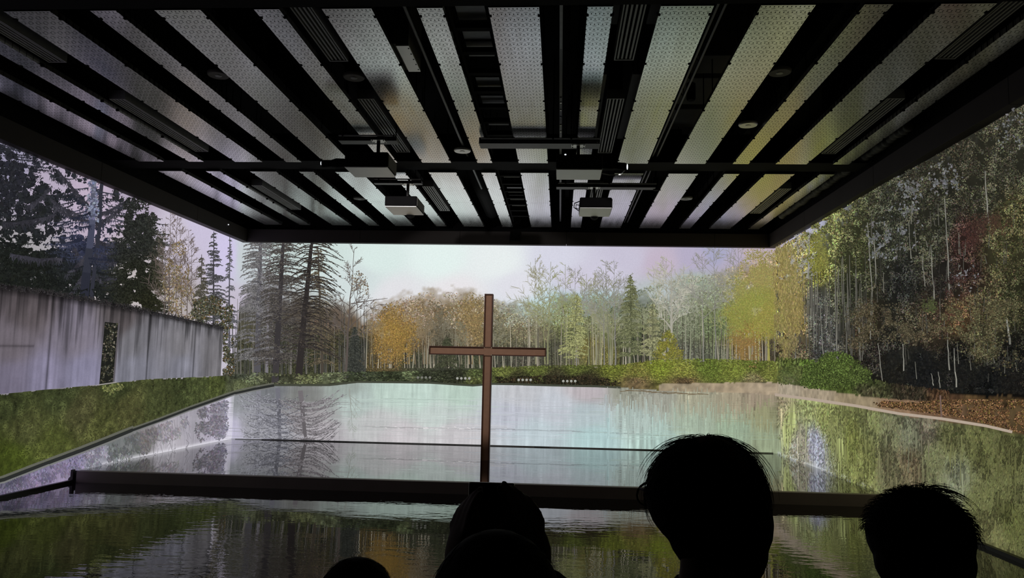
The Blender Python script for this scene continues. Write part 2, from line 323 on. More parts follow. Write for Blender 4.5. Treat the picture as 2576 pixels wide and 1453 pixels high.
for nm, c, lab in (('left', (XL+.02, 10, -EYE), 'woodland scene with a concrete wall and lawn, projected on the left wall'),
                   ('back', (-1.2, YB-.02, -EYE), 'pale sky, pond and autumn treeline projected on the far wall behind the cross'),
                   ('right', (XR-.02, 10, -EYE), 'dense dark wood and leafy shore projected on the right wall')):
    pics.append(empty('projected_picture', c, lab, 'projection', 'woodland picture thrown on three walls'))
PL, PB, PR = pics
def base():
    st = .026; zs = np.arange(ZF-.001, 2.66, st)
    for k, (a, b, par) in enumerate(((SMIN, XL, PL), (XL, XR, PB), (XR, SMAX, PR))):
        n = int((b-a)/st)+1; ss = np.linspace(a, b, n); S, Z = np.meshgrid(ss, zs, indexing='ij')
        sf = S.ravel(); zf = Z.ravel()
        nz = fbm(sf*3, zf*3, 3)-.5; n2 = fbm(sf*12, zf*12, 5, 3)-.5
        sh = SHORE(sf); gr = GROUND(sf)+n2*.06; tr = TREE(sf)
        t = np.clip((tr-zf+nz*.55+n2*.35)/.42+.5, 0, 1)[:, None]
        t = np.where((sf < XL)[:, None], 0, t)
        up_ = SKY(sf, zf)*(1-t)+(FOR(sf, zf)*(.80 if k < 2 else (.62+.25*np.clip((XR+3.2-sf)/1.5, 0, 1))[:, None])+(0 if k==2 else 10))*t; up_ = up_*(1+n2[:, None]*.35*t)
        streak = fbm(sf*14, zf*1.2, 9, 3)-.5; st2 = fbm(sf*45, zf*3, 19, 2)-.5
        amp = np.where(sf > 1.2, .30+.30*np.clip((sf-XR)/2, 0, 1), .10)[:, None]
        wt = WAT(sf, zf)*(1+amp*(streak+st2)[:, None]*1.3+(fbm(sf*2, zf*14, 23, 3)-.5)[:, None]*.07)
        gt = GRS(sf, zf)*.94*(1+n2[:, None]*1.1+(fbm(sf*30, zf*30, 31, 2)-.5)[:, None]*.5+nz[:, None]*.25)
        sd = SND(sf, zf)*(1+n2[:, None]*.4)
        sand = ((sf > 2.0) & (zf < SANDT(sf)+n2*.03))[:, None]
        bank = np.where(sand, sd, gt)
        col = np.where((zf < sh+n2*.008)[:, None], wt, np.where((zf < gr)[:, None], bank, up_))
        if k == 0:      # strip of light put into the colour at the wall foot, paler corner
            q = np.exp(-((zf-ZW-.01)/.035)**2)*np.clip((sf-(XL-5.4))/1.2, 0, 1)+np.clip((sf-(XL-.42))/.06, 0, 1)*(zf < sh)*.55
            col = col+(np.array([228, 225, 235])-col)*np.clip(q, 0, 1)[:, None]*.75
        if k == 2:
            q = np.exp(-((zf-ZW-.01)/.03)**2)*np.clip((XR+5.4-sf)/1.2, 0, 1)*.5+np.exp(-((sf-XR-1.1)/.35)**2-((zf+1.33)/.22)**2)*.55  # strip of light at the foot and a white flare put into the colour
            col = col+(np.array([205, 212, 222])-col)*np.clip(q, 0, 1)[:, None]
        nzs = len(zs); idx = np.arange(n*nzs).reshape(n, nzs)
        Fc = np.stack([idx[:-1, :-1], idx[1:, :-1], idx[1:, 1:], idx[:-1, 1:]], -1).reshape(-1, 4)
        fs = sf[Fc].mean(1); fz = zf[Fc].mean(1); P = s2w(sf, zf, 0)
        reg = np.where(fz < SHORE(fs), 0, np.where(fz < np.where(fs > 2, SANDT(fs), -9), 1, np.where(fz < GROUND(fs), 2, np.where((fz < TREE(fs)) & (fs > XL), 3, 4))))
        for r, nm in enumerate(('pond_water', 'sandy_shore', 'grass_bank', 'distant_woodland', 'sky')):
            sel = Fc[reg == r]
            if len(sel) < 30: continue
            u, inv = np.unique(sel, return_inverse=True)
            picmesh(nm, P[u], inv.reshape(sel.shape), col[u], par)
base()

class Layer:
    def __init__(s): s.q = []; s.c = []
    def addpx(s, Q, Cc):
        Q = np.asarray(Q, float); a, b = px2s(Q[..., 0], Q[..., 1]); s.q.append(np.stack([a, b], -1)); s.c.append(np.asarray(Cc, float))
    def adds(s, Q, Cc): s.q.append(np.asarray(Q, float)); s.c.append(np.asarray(Cc, float))
    def strokes(s, lst):
        """(x0,y0,x1,y1,w0,w1,r,g,b) in photo pixels"""
        a = np.array(lst, float)
        if len(a) == 0: return s
        d = a[:, 2:4]-a[:, 0:2]; ln = np.maximum(np.hypot(d[:, 0], d[:, 1]), 1e-6)[:, None]; n = np.stack([-d[:, 1], d[:, 0]], 1)/ln; e = d/ln
        p0 = a[:, 0:2]-e*a[:, 4:5]*.25; p1 = a[:, 2:4]+e*a[:, 5:6]*.25; h0 = a[:, 4:5]/2; h1 = a[:, 5:6]/2
        s.addpx(np.stack([p0-n*h0, p1-n*h1, p1+n*h1, p0+n*h0], 1), a[:, 6:9]); return s
    def make(s, name, par, label=None, stuff=False):
        Q = np.concatenate(s.q); Cc = np.concatenate(s.c); N = len(Q)
        d = .0003*(1+ORD[0])+RNG.random(N)*.00025; ORD[0] += 1
        P = s2w(Q[..., 0], Q[..., 1], d[:, None]).reshape(-1, 3)
        o = picmesh(name, P, np.arange(4*N).reshape(N, 4), np.repeat(Cc, 4, 0), par)
        if label: o['label'] = label
        if stuff: o['kind'] = 'stuff'
        return o
def inpoly(x, y, poly):
    r = np.zeros(len(x), bool); n = len(poly); j = n-1
    for i in range(n):
        xi, yi = poly[i]; xj, yj = poly[j]
        r ^= ((yi > y) != (yj > y)) & (x < (xj-xi)*(y-yi)/(yj-yi+1e-9)+xi); j = i
    return r
def scatter(poly, n, thr=0, fr=.03, seed=1, ay=1.0, soft=.1):
    P = np.array(poly, float); x0, y0 = P.min(0); x1, y1 = P.max(0); X = []; Y = []; tot = 0
    while tot < n:
        x = RNG.uniform(x0, x1, n*2); y = RNG.uniform(y0, y1, n*2); k = inpoly(x, y, poly)
        if thr: k &= fbm(x*fr, y*fr*ay, seed) > thr+(RNG.random(len(x))-.5)*soft
        X.append(x[k]); Y.append(y[k]); tot += k.sum()
        if k.sum() == 0: break
    return np.concatenate(X)[:n], np.concatenate(Y)[:n]
def leaves(Ly, x, y, size, fieldf, lo=.6, hi=1.5, add=(0, 0, 0), asp=1.0, ang=None, col=None, gain=1.0, hue=.12, mix=0, fieldf2=None):
    """small four-cornered dabs round the given spots; their colour follows the colour field with a spread of lightness"""
    n = len(x); sz = RNG.uniform(size[0], size[1], n); a = RNG.uniform(0, PI, n) if ang is None else RNG.normal(ang, .25, n)
    ca, sa = np.cos(a), np.sin(a); L1 = sz*asp*RNG.uniform(.7, 1.3, n)/2; W1 = sz*RNG.uniform(.5, 1, n)/2
    q = []
    for (p, r) in ((-1, -.3), (.2, -1), (1, .3), (-.2, 1)): q.append(np.stack([x+ca*L1*p-sa*W1*r, y+sa*L1*p+ca*W1*r], -1))
    s, z = px2s(x, y)
    c = fieldf(s, z) if col is None else np.array(col, float)[RNG.integers(0, len(col), n)]
    br = RNG.uniform(0, 1, n)**1.6*(hi-lo)+lo
    c = c*gain*br[:, None]*(1+RNG.normal(0, hue, (n, 3))*.25)+np.array(add)
    if mix: c = c*(1-mix)+fieldf2(s, z)*mix
    Ly.addpx(np.stack(q, 1), np.clip(c, 0, 255)); return Ly
def blend(c, d, t): return [c[i]*(1-t)+d[i]*t for i in range(3)]
def blobs(lst, seed=1, thr=.4, fr=.05):
    """soft-edged tufts: (centre x, centre y, spread x, spread y, count)"""
    X = []; Y = []
    for (a, b, c, d, n) in lst:
        x = RNG.normal(a, c, n*2); y = RNG.normal(b, d, n*2); k = (fbm(x*fr, y*fr, seed) > thr+(RNG.random(n*2)-.5)*.15) & (np.hypot((x-a)/c, (y-b)/d) < 2.3)
        X.append(x[k]); Y.append(y[k])
    return np.concatenate(X), np.concatenate(Y)
def boughs(poly, n, L=(35, 80), sl=(.1, .6), sides=(-1, 1), hang=(4, 15), w=(2.5, 5), f=None, gain=1.0, cx=None):
    """sagging spruce boughs: a curved stem with a fringe of hanging twigs"""
    X, Y = scatter(poly, n); ls = []; f = f or FOR
    for x0, y0 in zip(X, Y):
        sg = random.choice(sides) if cx is None else (1 if x0 > cx else -1)
        ln = random.uniform(*L); s_ = random.uniform(*sl); x, y = x0, y0; m = 6; g = random.uniform(.72, 1.22)*gain; a, b = px2s(np.array([x0]), np.array([y0])); c = f(a, b)[0]*g
        for j in range(m):
            u = (j+1)/m; xx = x0+sg*ln*u; yy = y0+ln*s_*(u-.75*u*u)+random.uniform(-1, 1); ww = random.uniform(*w)*(1.1-u*.8)
            ls.append((x, y, xx, yy, ww, ww*.8, *c))
            for k in range(int(ln/m*.55)+1):
                q = random.random(); ax = x+(xx-x)*q; ay = y+(yy-y)*q; l = random.uniform(*hang)*(1.15-u*.5); v = random.uniform(.78, 1.28)
                ls.append((ax, ay, ax+random.uniform(-.35, .45)*l, ay+l*random.uniform(-.15, 1), random.uniform(1.3, 3.0), .7, *(c*v)))
            x, y = xx, yy
    return ls
def conifer(bx, by, tx, ty, hw, col, n=70, wt=7, droop=.35, sides=(1, 1), start=.08, fuzz=10, fc=None, bw=2.4, flip=1, lift=.12, pw=.75, hang=.8):
    """trunk, sweeping boughs on both sides and the short twigs that hang from them"""
    L1 = []; fc = fc or col; K = 10; px_, py_ = bx, by
    for i in range(1, K+1):
        t = i/K; x = bx+(tx-bx)*t+random.uniform(-1, 1)*.6; y = by+(ty-by)*t; v = random.uniform(.9, 1.1)
        L1.append((px_, py_, x, y, wt*(1-(i-1)/K*.85)+1, wt*(1-t*.85)+1, *[q*v for q in col])); px_, py_ = x, y
    for i in range(2*n):
        t = start+(1-start)*random.random(); sd = random.random() < .5; sg = 1 if sd else -1
        ln = hw*max(1.03-t, .02)**pw*random.uniform(.3, 1.12)*sides[1 if sd else 0]
        if ln < 2: continue
        x0 = bx+(tx-bx)*t; y0 = by+(ty-by)*t; x, y = x0, y0; m = 6; v = random.uniform(.72, 1.3); dr = droop*random.uniform(.5, 1.4); lf = lift*random.uniform(.2, 1.6)
        for j in range(m):
            u = (j+1)/m; xx = x0+sg*ln*u; yy = y0+flip*(ln*dr*u**1.5-ln*lf*math.sin(u*PI))+random.uniform(-.7, .7); ww = bw*(1.1-u*.75); cc = [q*v for q in col]
            L1.append((x, y, xx, yy, ww, ww*.85, *cc))
            for kk in range(int(fuzz*ln/m/8+random.random())):
                f = random.random(); ax = x+(xx-x)*f; ay = y+(yy-y)*f; dl = random.uniform(2, 7)*(1.2-u*.3); g = random.uniform(.75, 1.4)
                L1.append((ax, ay, ax+sg*dl*random.uniform(-.3, .9), ay+flip*dl*random.uniform(-.25, hang), random.uniform(1.3, 2.8), .8, *[q*g for q in fc]))
            x, y = xx, yy
    return L1
def bare(bx, by, tx, ty, wt, col, nb=16, spread=.32, lo=.35, sub=4, curl=.2, minw=.9):
    L1 = []; K = 8; px_, py_ = bx, by; ln = math.hypot(tx-bx, ty-by); pts = [(bx, by)]
    for i in range(1, K+1):
        t = i/K; x = bx+(tx-bx)*t+random.uniform(-1, 1)*ln*.006; y = by+(ty-by)*t
        L1.append((px_, py_, x, y, max(wt*(1-(i-1)/K), minw), max(wt*(1-t), minw), *col)); px_, py_ = x, y; pts.append((x, y))
    for i in range(nb):
        t = lo+(1-lo)*random.random(); k = min(int(t*K), K-1); f = t*K-k
        x = pts[k][0]*(1-f)+pts[k+1][0]*f; y = pts[k][1]*(1-f)+pts[k+1][1]*f
        a = math.atan2(ty-by, tx-bx)+random.choice((-1, 1))*random.uniform(.35, 1.0); l = ln*spread*(1.15-t)*random.uniform(.5, 1.2)
        ww = max(wt*.45*(1-t)+.4, minw)
        for j in range(4):
            xx = x+math.cos(a)*l/4; yy = y+math.sin(a)*l/4; L1.append((x, y, xx, yy, ww, max(ww*.75, minw*.8), *col))
            for q in range(sub if j else 0):
                b = a+random.choice((-1, 1))*random.uniform(.3, .9); l2 = l*random.uniform(.12, .35)
                L1.append((xx, yy, xx+math.cos(b)*l2, yy+math.sin(b)*l2, max(ww*.5, minw*.8), .6, *blend(col, [c*1.2 for c in col], random.random())))
            x, y, ww = xx, yy, max(ww*.75, minw*.8); a += random.uniform(-curl, curl)
    return L1

# --- far wall: hedge, wood edge, trees
wood = [(620,945),(610,830),(700,800),(800,800),(900,830),(945,790),(1000,765),(1060,750),(1120,765),(1190,748),(1260,780),(1330,800),(1400,780),(1440,750),(1480,795),(1530,775),(1590,760),(1660,770),(1720,740),(1800,725),(1850,690),(1900,665),(1955,632),(1955,925),(1700,905),(1500,920),(1240,925),(900,935)]
x, y = scatter(wood, 42000, .36, .05, 4)
leaves(Layer(), x, y, (2, 5), FOR, .68, 1.3).make('woodland_foliage', PB, 'tan, gold and green autumn foliage', True)
haze = [(905,830),(945,770),(1060,735),(1190,735),(1300,770),(1380,760),(1440,730),(1530,750),(1600,730),(1700,700),(1800,690),(1900,640),(1955,628),(1955,720),(1700,800),(1400,820),(1000,830)]
x, y = scatter(haze, 7000, .42, .05, 8)
leaves(Layer(), x, y, (2, 5), lambda s, z: FOR(s, z)*.7+SKY(s, z)*.3, .8, 1.3).make('treetop_twigs', PB, None, True)
x, y = blobs([(600+i*26, 905+random.uniform(-30, 18), 17, 26, 420) for i in range(12)], 33, .42, .05)
leaves(Layer(), x, y, (2, 5), None, .6, 1.35, col=[(66, 68, 46), (52, 54, 40), (84, 82, 56), (46, 50, 40)], mix=.2, fieldf2=FOR).make('undergrowth', PB, None, True)
ls = []
for i in range(230):
    x = random.uniform(915, 1950); g = 925-(x > 1600)*15; t = g-random.uniform(35, 120)*(1 if x < 1300 else 1.25)
    v = random.uniform(.75, 1.3); c = [150*v, 142*v, 122*v] if random.random() < .62 else [62*v, 58*v, 48*v]
    dx = random.uniform(-5, 5); ls += [(x, g, x+dx*.5, (g+t)/2, random.uniform(1.2, 2.6), 1.6, *c), (x+dx*.5, (g+t)/2, x+dx, t, 1.6, .8, *c)]
for i in range(120):
    x = random.uniform(585, 930); g = 940; t = g-random.uniform(50, 190); v = random.uniform(.7, 1.3); c = [95*v, 92*v, 85*v] if random.random() < .5 else [52*v, 54*v, 48*v]
    ls.append((x, g, x+random.uniform(-4, 4), t, random.uniform(1.2, 3), 1, *c))
Layer().strokes(ls).make('slender_trunks', PB, 'thin pale trunks along the wood edge', True)
for i in range(46):
    if i < 26: x = random.uniform(1290, 1960); t = random.uniform(640, 740)
    else: x = random.uniform(925, 1290); t = random.uniform(755, 800)
    s_, z_ = px2s(np.array([float(x)]), np.array([min(t+90, 880.)])); c = blend(list(FOR(s_, z_)[0]*1.0+8), (140, 134, 112), random.random()*.7)
    Layer().strokes(bare(x, 915, x+random.uniform(-10, 10), t, random.uniform(2.4, 4), c, 22, .34, .3, 4)).make('bare_tree', PB)
Layer().strokes(bare(1688, 905, 1690, 655, 8, (168, 165, 148), 26, .50, .3, 5, .25, 1.3)).make('bare_tree', PB, 'pale forked leafless birch standing above the yellow bush')
for (x, t, w_) in ((1548, 660, 3.6), (1520, 690, 3), (1450, 675, 2.6), (1860, 620, 2.6), (1770, 640, 2.8), (1800, 625, 2.8)):
    Layer().strokes(bare(x, 918, x-4, t, w_, (132, 130, 122), 22, .42, .4, 4)).make('bare_tree', PB)
Layer().strokes(conifer(1588, 912, 1586, 692, 46, (76, 84, 56), 90, 5, .1, fuzz=14, fc=(100, 106, 70), bw=2.2)).make('conifer_tree', PB, 'dark pointed fir above the yellow-green trees')
Layer().strokes(conifer(1442, 915, 1452, 738, 42, (108, 112, 70), 60, 4, .05, fuzz=12, fc=(138, 140, 86), bw=1.8)).make('conifer_tree', PB, 'light green open conifer right of the cross')
Layer().strokes(conifer(1640, 912, 1642, 765, 34, (98, 100, 70), 50, 4, .05, fuzz=12, fc=(128, 128, 88), bw=1.8)).make('conifer_tree', PB)
Layer().strokes(conifer(893, 948, 893, 822, 28, (42, 46, 42), 120, 4, .5, fuzz=16, fc=(54, 58, 52), bw=2.2)).make('conifer_tree', PB, 'small dark bushy spruce at the pond edge')
Layer().strokes(conifer(1125, 930, 1125, 845, 34, (56, 56, 42), 50, 3, .3, fuzz=14, fc=(60, 66, 46), bw=2)).make('conifer_tree', PB)
# left group of tall conifers
Layer().strokes(conifer(648, 945, 660, 470, 66, (88, 86, 92), 190, 17, .12, fuzz=8, fc=(100, 98, 98), bw=1.8, pw=.45)).make('conifer_tree', PB, 'greyish tall conifer, leftmost in the group beside the corner')
Layer().strokes(bare(672, 940, 682, 560, 8, (120, 116, 122), 16, .2, .3, 4)).make('bare_tree', PB)
Layer().strokes(conifer(693, 958, 722, 470, 92, (60, 56, 58), 220, 17, .12, sides=(.7, 1), fuzz=6, fc=(74, 69, 64), bw=2.2, pw=.5)).make('conifer_tree', PB, 'tall conifer second in the group beside the corner')
Layer().strokes(conifer(812, 945, 800, 620, 44, (76, 68, 58), 80, 7, .25, fuzz=6, fc=(90, 80, 60), bw=1.8, pw=.5)).make('conifer_tree', PB)
Layer().strokes(conifer(750, 966, 798, 470, 118, (50, 45, 44), 125, 18, .34, sides=(.5, 1), start=.17, fuzz=4, fc=(66, 59, 50), bw=3.0, lift=.10, pw=.42, hang=.5)).make('conifer_tree', PB, 'dark leaning larch with long drooping bare branches')
Layer().strokes(bare(868, 955, 892, 628, 7, (92, 82, 76), 26, .34, .3, 5, .3, 1.3)+[(884, 764, 930, 756, 2.6, 1.8, 90, 80, 76), (930, 756, 976, 750, 1.8, 1, 90, 80, 76)]).make('bare_tree', PB, 'slim leaning leafless tree against the pale sky')
crown = [(885, 690), (905, 680), (925, 700), (928, 740), (915, 745), (905, 722), (885, 735)]
x, y = scatter(crown, 160); leaves(Layer(), x, y, (2, 5), None, .8, 1.2, col=[(140, 122, 95), (110, 98, 82)]).make('dry_leaves', PB)
x, y = blobs([(988, 820, 22, 26, 1400), (1000, 865, 24, 26, 1100), (1025, 845, 16, 22, 500), (965, 880, 14, 20, 350)], 2, .42)
leaves(Layer(), x, y, (2, 5), None, .7, 1.15, col=[(190, 148, 62), (168, 130, 60), (140, 110, 58)], mix=.25, fieldf2=FOR).make('golden_tree_crown', PB, 'bright golden autumn crown left of the cross')
x, y = blobs([(1190, 795, 18, 26, 900), (1205, 835, 14, 22, 450)], 2, .42)
leaves(Layer(), x, y, (2, 5), None, .7, 1.15, col=[(180, 150, 88), (155, 128, 76), (130, 108, 70)], mix=.3, fieldf2=FOR).make('golden_tree_crown', PB, 'pale gold crown directly behind the upper cross')
x, y = blobs([(1890, 770, 30, 40, 5500), (1910, 695, 26, 34, 3000), (1860, 810, 24, 26, 1700), (1945, 790, 18, 40, 2200)], 5, .38, .05)
leaves(Layer(), x, y, (1.6, 4), None, .75, 1.1, col=[(158, 164, 66), (168, 160, 70), (150, 150, 70), (170, 148, 72)], mix=.35, fieldf2=FOR).make('yellow_green_crown', PB, 'yellow-green crown near the right corner')
x, y = blobs([(1880, 870, 16, 30, 600), (1850, 860, 16, 18, 250)], 6, .45)
leaves(Layer(), x, y, (2, 5), None, .75, 1.1, col=[(168, 130, 66), (150, 120, 66)], mix=.3, fieldf2=FOR).make('orange_bush', PB)
x, y = blobs([(1680, 846, 7, 8, 300), (1678, 866, 13, 9, 560), (1682, 890, 19, 9, 900)], 7, .40, .09)
leaves(Layer(), x, y, (1.8, 4.2), None, .65, 1.12, col=[(178, 168, 48), (150, 146, 44), (128, 128, 48)], mix=.15, fieldf2=FOR).make('yellow_bush', PB, 'bright yellow bush at the foot of the pale birch')
hedge = [(600,955),(640,936),(760,940),(880,935),(1000,934),(1230,930),(1232,965),(1080,960),(900,958),(760,965),(640,965)]
x, y = scatter(hedge, 2600, .38, .05, 3, 2)
leaves(Layer(), x, y, (2.5, 6), GRS, .8, 1.9, asp=1.4, ang=0).make('low_hedge', PB, None, True)
bankp = [(1238,925),(1400,918),(1560,918),(1650,905),(1760,902),(1955,908),(1955,958),(1700,962),(1560,962),(1450,955),(1240,962)]
x, y = scatter(bankp, 15000, .3, .06, 3, 2)
leaves(Layer(), x, y, (1.8, 4.2), GRS, .72, 1.45, asp=1.4, ang=0).make('low_shrubs', PB, None, True)
x, y = scatter([(1245,948),(1400,944),(1520,950),(1560,962),(1540,970),(1400,968),(1250,964)], 1500, .3, .05, 3, 2)
leaves(Layer(), x, y, (2.5, 6), None, .6, 1.2, col=[(52, 46, 30), (42, 40, 28), (72, 60, 40)]).make('shaded_bank', PB)
for gx, gy, ct in ((1052, 949, 0), (1151, 951, 1), (1305, 955, 2), (1417, 958, 3)):
    for i in range(4):
        cx = gx+i*10; ly = Layer(); q = []
        for k in range(6):
            a0 = PI*k/6; r = 3.3
            ly.addpx([[(cx+r*math.cos(a0), gy+r*math.sin(a0)), (cx+r*math.cos(a0+.6), gy+r*math.sin(a0+.6)), (cx-r*math.cos(a0), gy-r*math.sin(a0)), (cx-r*math.cos(a0+.6), gy-r*math.sin(a0+.6))]], [(165, 165, 155) if ct else (120, 122, 112)])
        ly.strokes([(cx, gy+3, cx, gy+12, 1.2, 1.2, 70, 68, 55)]); ly.make('globe_lamp', PB, 'small round white lamp on the shore')
# --- far wall: pond details
ls = []
for i in range(420):
    x = random.uniform(590, 1950); yb = 1000+random.random()*105; v = random.uniform(-1, 1)
    s_, z_ = px2s(np.array([x]), np.array([yb])); c = WAT(s_, z_)[0]*(1+v*.05); l = random.uniform(20, 90); ls.append((x-l, yb-l*.015, x+l, yb+l*.015, .9, .9, *c))
for (xa, ya, xb, yb_, k) in ((900, 1072, 1240, 1079, .86), (1235, 1078, 1480, 1085, .84), (1480, 1085, 1660, 1094, .88), (960, 1002, 1150, 1006, .94)):
    n = 18
    for i in range(n):
        xx = xa+(xb-xa)*i/n; yy = ya+(yb_-ya)*i/n+random.uniform(-1, 1); s_, z_ = px2s(np.array([xx]), np.array([yy])); c = WAT(s_, z_)[0]*k
        ls.append((xx, yy, xx+(xb-xa)/n+6, yy+(yb_-ya)/n, random.uniform(1.2, 3), random.uniform(1, 2.5), *c))
for i in range(26): x = random.uniform(960, 1200); ls.append((x, 1075+random.uniform(-3, 4), x+random.uniform(5, 14), 1075+random.uniform(-2, 4), 2.2, 1.2, 222, 218, 220))
Layer().strokes([(a, b-1, c, d-1, 5, 5, 66, 72, 58) for a, b, c, d in ((690, 969, 760, 969), (760, 969, 830, 969), (830, 969, 900, 961), (900, 961, 1000, 962), (1000, 962, 1080, 963), (1080, 963, 1190, 970), (1190, 970, 1240, 966), (1240, 966, 1300, 967), (1300, 967, 1400, 970), (1400, 970, 1500, 972), (1500, 972, 1560, 975))]).make('bank_edge', PB)
Layer().strokes(ls).make('water_ripples', PB, 'faint horizontal ripples on the pale pond', True)
wc = (150, 150, 156)
for (bx, by, tx, ty, hw, col, sd) in ((652, 975, 650, 1200, 56, (126, 126, 136), (1, 1)), (700, 978, 712, 1230, 78, (102, 102, 112), (.8, 1)), (757, 985, 785, 1250, 112, (110, 104, 108), (.5, 1))):
    cc = conifer(bx, by, tx, ty, hw, col, 95, 11, .30, sides=sd, fuzz=3, fc=blend(col, wc, .25), bw=2.2, flip=-1, pw=.5)
    Layer().strokes(cc).make('tree_reflection', PB, 'blurred conifer mirrored in the projected pond')
Layer().strokes(bare(880, 978, 890, 1100, 3, (150, 158, 150), 12, .3, .1, 3)).make('tree_reflection', PB)
ls = []
for i in range(650):
    x = random.uniform(1520, 1956); y = random.uniform(995, 1120)*.97+30*(x > 1800); s_, z_ = px2s(np.array([x]), np.array([y])); c = WAT(s_, z_)[0]*random.uniform(.93, 1.07)
    l = random.uniform(8, 40); ls.append((x, max(y-l, 992), x, y+l*.5, random.uniform(1.5, 5), 1.5, *c))
Layer().strokes(ls).make('foliage_reflection', PB, 'soft vertical reflections of the wood', True)
Layer().strokes([(x, 990+random.uniform(-2, 4)-(1750-x)*.05, x+26, 990-(1724-x)*.05, 1.6, 1.6, 118, 100, 72) for x in range(1560, 1760, 13)]).make('shoreline', PB, None)

# --- left wall: concrete wall, doorway, lawn edge, spruces
CT = curve([(-900,560),(0,715),(135,735),(331,772),(389,785),(559,823)]); CB = curve([(-900,1085),(0,990),(108,979),(239,967),(366,953),(549,945)])
def concrete():
    s1 = px2s(np.array([553.]), np.array([900.]))[0][0]; n, m = 520, 60
    S = np.linspace(SMIN, s1, n)[:, None]*np.ones((1, m)); T = np.ones((n, 1))*np.linspace(0, 1, m)[None]
    Z = CB(S)*(1-T)+CT(S)*T
    yy = 16-(XL-S); base_ = field([(20,960,128,120,145),(20,860,118,108,118),(100,950,132,126,155),(200,940,130,126,155),(180,850,122,114,130),(330,930,130,130,145),(330,860,122,120,128),(450,920,128,128,142),(450,870,125,122,128),(540,900,118,115,120),(60,780,98,88,92),(300,800,92,84,86)])(S, Z)
    st = fbm(S*5, T*.5, 41, 3)-.5; st2 = fbm(S*22, T*1.2, 43, 3)-.5; k = .97+st*.28+st2*.22+(fbm(S*6, Z*6, 44)-.5)*.16
    run = fbm(S*9, S*0, 47, 3); top = np.clip((T-(1.0-.12-.62*np.clip(run-.35, 0, 1)**1.0))/.35, 0, 1)
    k = k*(1-.54*top); k = k*(1-.55*np.clip((T-.9)/.08, 0, 1))
    thin = np.clip((fbm(S*26, S*0+3, 61, 2)-.60)/.08, 0, 1)*np.clip((T-.15-.8*fbm(S*11, S*0+9, 63, 2)+.1)/.2, 0, 1); k = k*(1-.26*thin)
    for jx in (118, 368, 485):
        sj = px2s(np.array([float(jx)]), np.array([860.]))[0][0]; k = k*(1-.4*np.exp(-((S-sj)/.022)**2))
    k = k*(1-.25*np.exp(-((T-.44)/.012)**2)*(S < px2s(np.array([75.]), np.array([900.]))[0][0]))
    Cc = (base_*k[..., None]).reshape(-1, 3); d = .0003*(1+ORD[0]); ORD[0] += 1
    P = s2w(S.ravel(), Z.ravel(), d); idx = np.arange(n*m).reshape(n, m)
    Fc = np.stack([idx[:-1, :-1], idx[1:, :-1], idx[1:, 1:], idx[:-1, 1:]], -1).reshape(-1, 4)
    return P, Fc, Cc
sp = Layer()
def sprucemass(poly, n, thr, seed, size, fr=.028):
    x, y = scatter(poly, n//6, thr+.03, fr, seed); leaves(sp, x, y, (9, 18), lambda a, b: FOR(a, b)*.93, .85, 1.12)
    x, y = scatter(poly, n, thr, fr, seed); leaves(sp, x, y, (size[0]*.8, size[1]*.8), FOR, .55, 1.3, asp=1.9)
sprucemass([(-600,150),(-600,900),(0,800),(200,800),(400,800),(410,560),(330,505),(280,480),(200,440),(100,390),(0,340)], 17000, .50, 12, (2, 5), .06)
sprucemass([(-500,330),(0,365),(90,430),(150,520),(120,620),(0,600),(-500,560)], 20000, .43, 13, (2, 5), .07)
sprucemass([(-500,600),(0,610),(110,640),(180,640),(210,700),(210,770),(0,740),(-500,740)], 22000, .30, 14, (2, 5), .07)
sprucemass([(60,640),(240,600),(290,640),(290,790),(120,780)], 6000, .40, 15, (2, 5), .06)
sp.strokes(boughs([(-300,330),(0,355),(110,430),(170,470),(120,560),(-300,560)], 150))
sp.strokes(boughs([(-300,575),(0,600),(160,640),(170,700),(0,720),(-300,700)], 170, L=(40, 95), w=(3, 7)))
sp.strokes(boughs([(150,600),(290,610),(290,740),(150,740)], 90, L=(30, 70), cx=222, w=(2.5, 5)))
sp.strokes(boughs([(130,440),(300,500),(290,600),(150,590)], 34, L=(35, 80), cx=222, w=(2, 4.5)))
sp.make('spruce_foliage', PL, 'dark spruce boughs with pink sky between them', True)
ls = []
for (x0, y0, x1, y1, w_) in ((140,430,235,530,9),(130,520,245,560,8),(120,500,215,545,7),(225,540,320,500,7),(235,560,300,520,6),(230,640,330,600,6),(235,600,290,610,4),(225,620,160,690,8),(230,650,300,655,4),(235,690,310,690,5),(180,620,225,700,9),(210,680,150,760,8),(240,700,330,730,7),(60,520,120,470,6),(0,560,130,540,8),(20,640,150,650,10)):
    K = 7; x, y = x0, y0
    for i in range(K):
        t = (i+1)/K; xx = x0+(x1-x0)*t; yy = y0+(y1-y0)*t+math.sin(t*PI)*8+random.uniform(-2, 2); v0 = random.uniform(.85, 1.15); c = [52*v0, 51*v0, 60*v0]
        ls.append((x, y, xx, yy, w_*(1-abs(t-.5)), w_*.8*(1-abs(t-.5)), *c))
        for k in range(34):
            f = random.random(); ax = x+(xx-x)*f; ay = y+(yy-y)*f; l = random.uniform(5, 22); g = random.uniform(.8, 1.25)
            ls.append((ax, ay, ax+random.uniform(-7, 7), ay+l*random.uniform(-.2, 1), random.uniform(1.4, 3.4), .8, *[q*g for q in c]))
        x, y = xx, yy
Layer().strokes(ls).make('drooping_boughs', PL, 'long sagging spruce branches', True)
ls = []
tr = [(232, 440), (228, 500), (226, 560), (220, 620), (212, 680), (206, 740), (204, 790)]
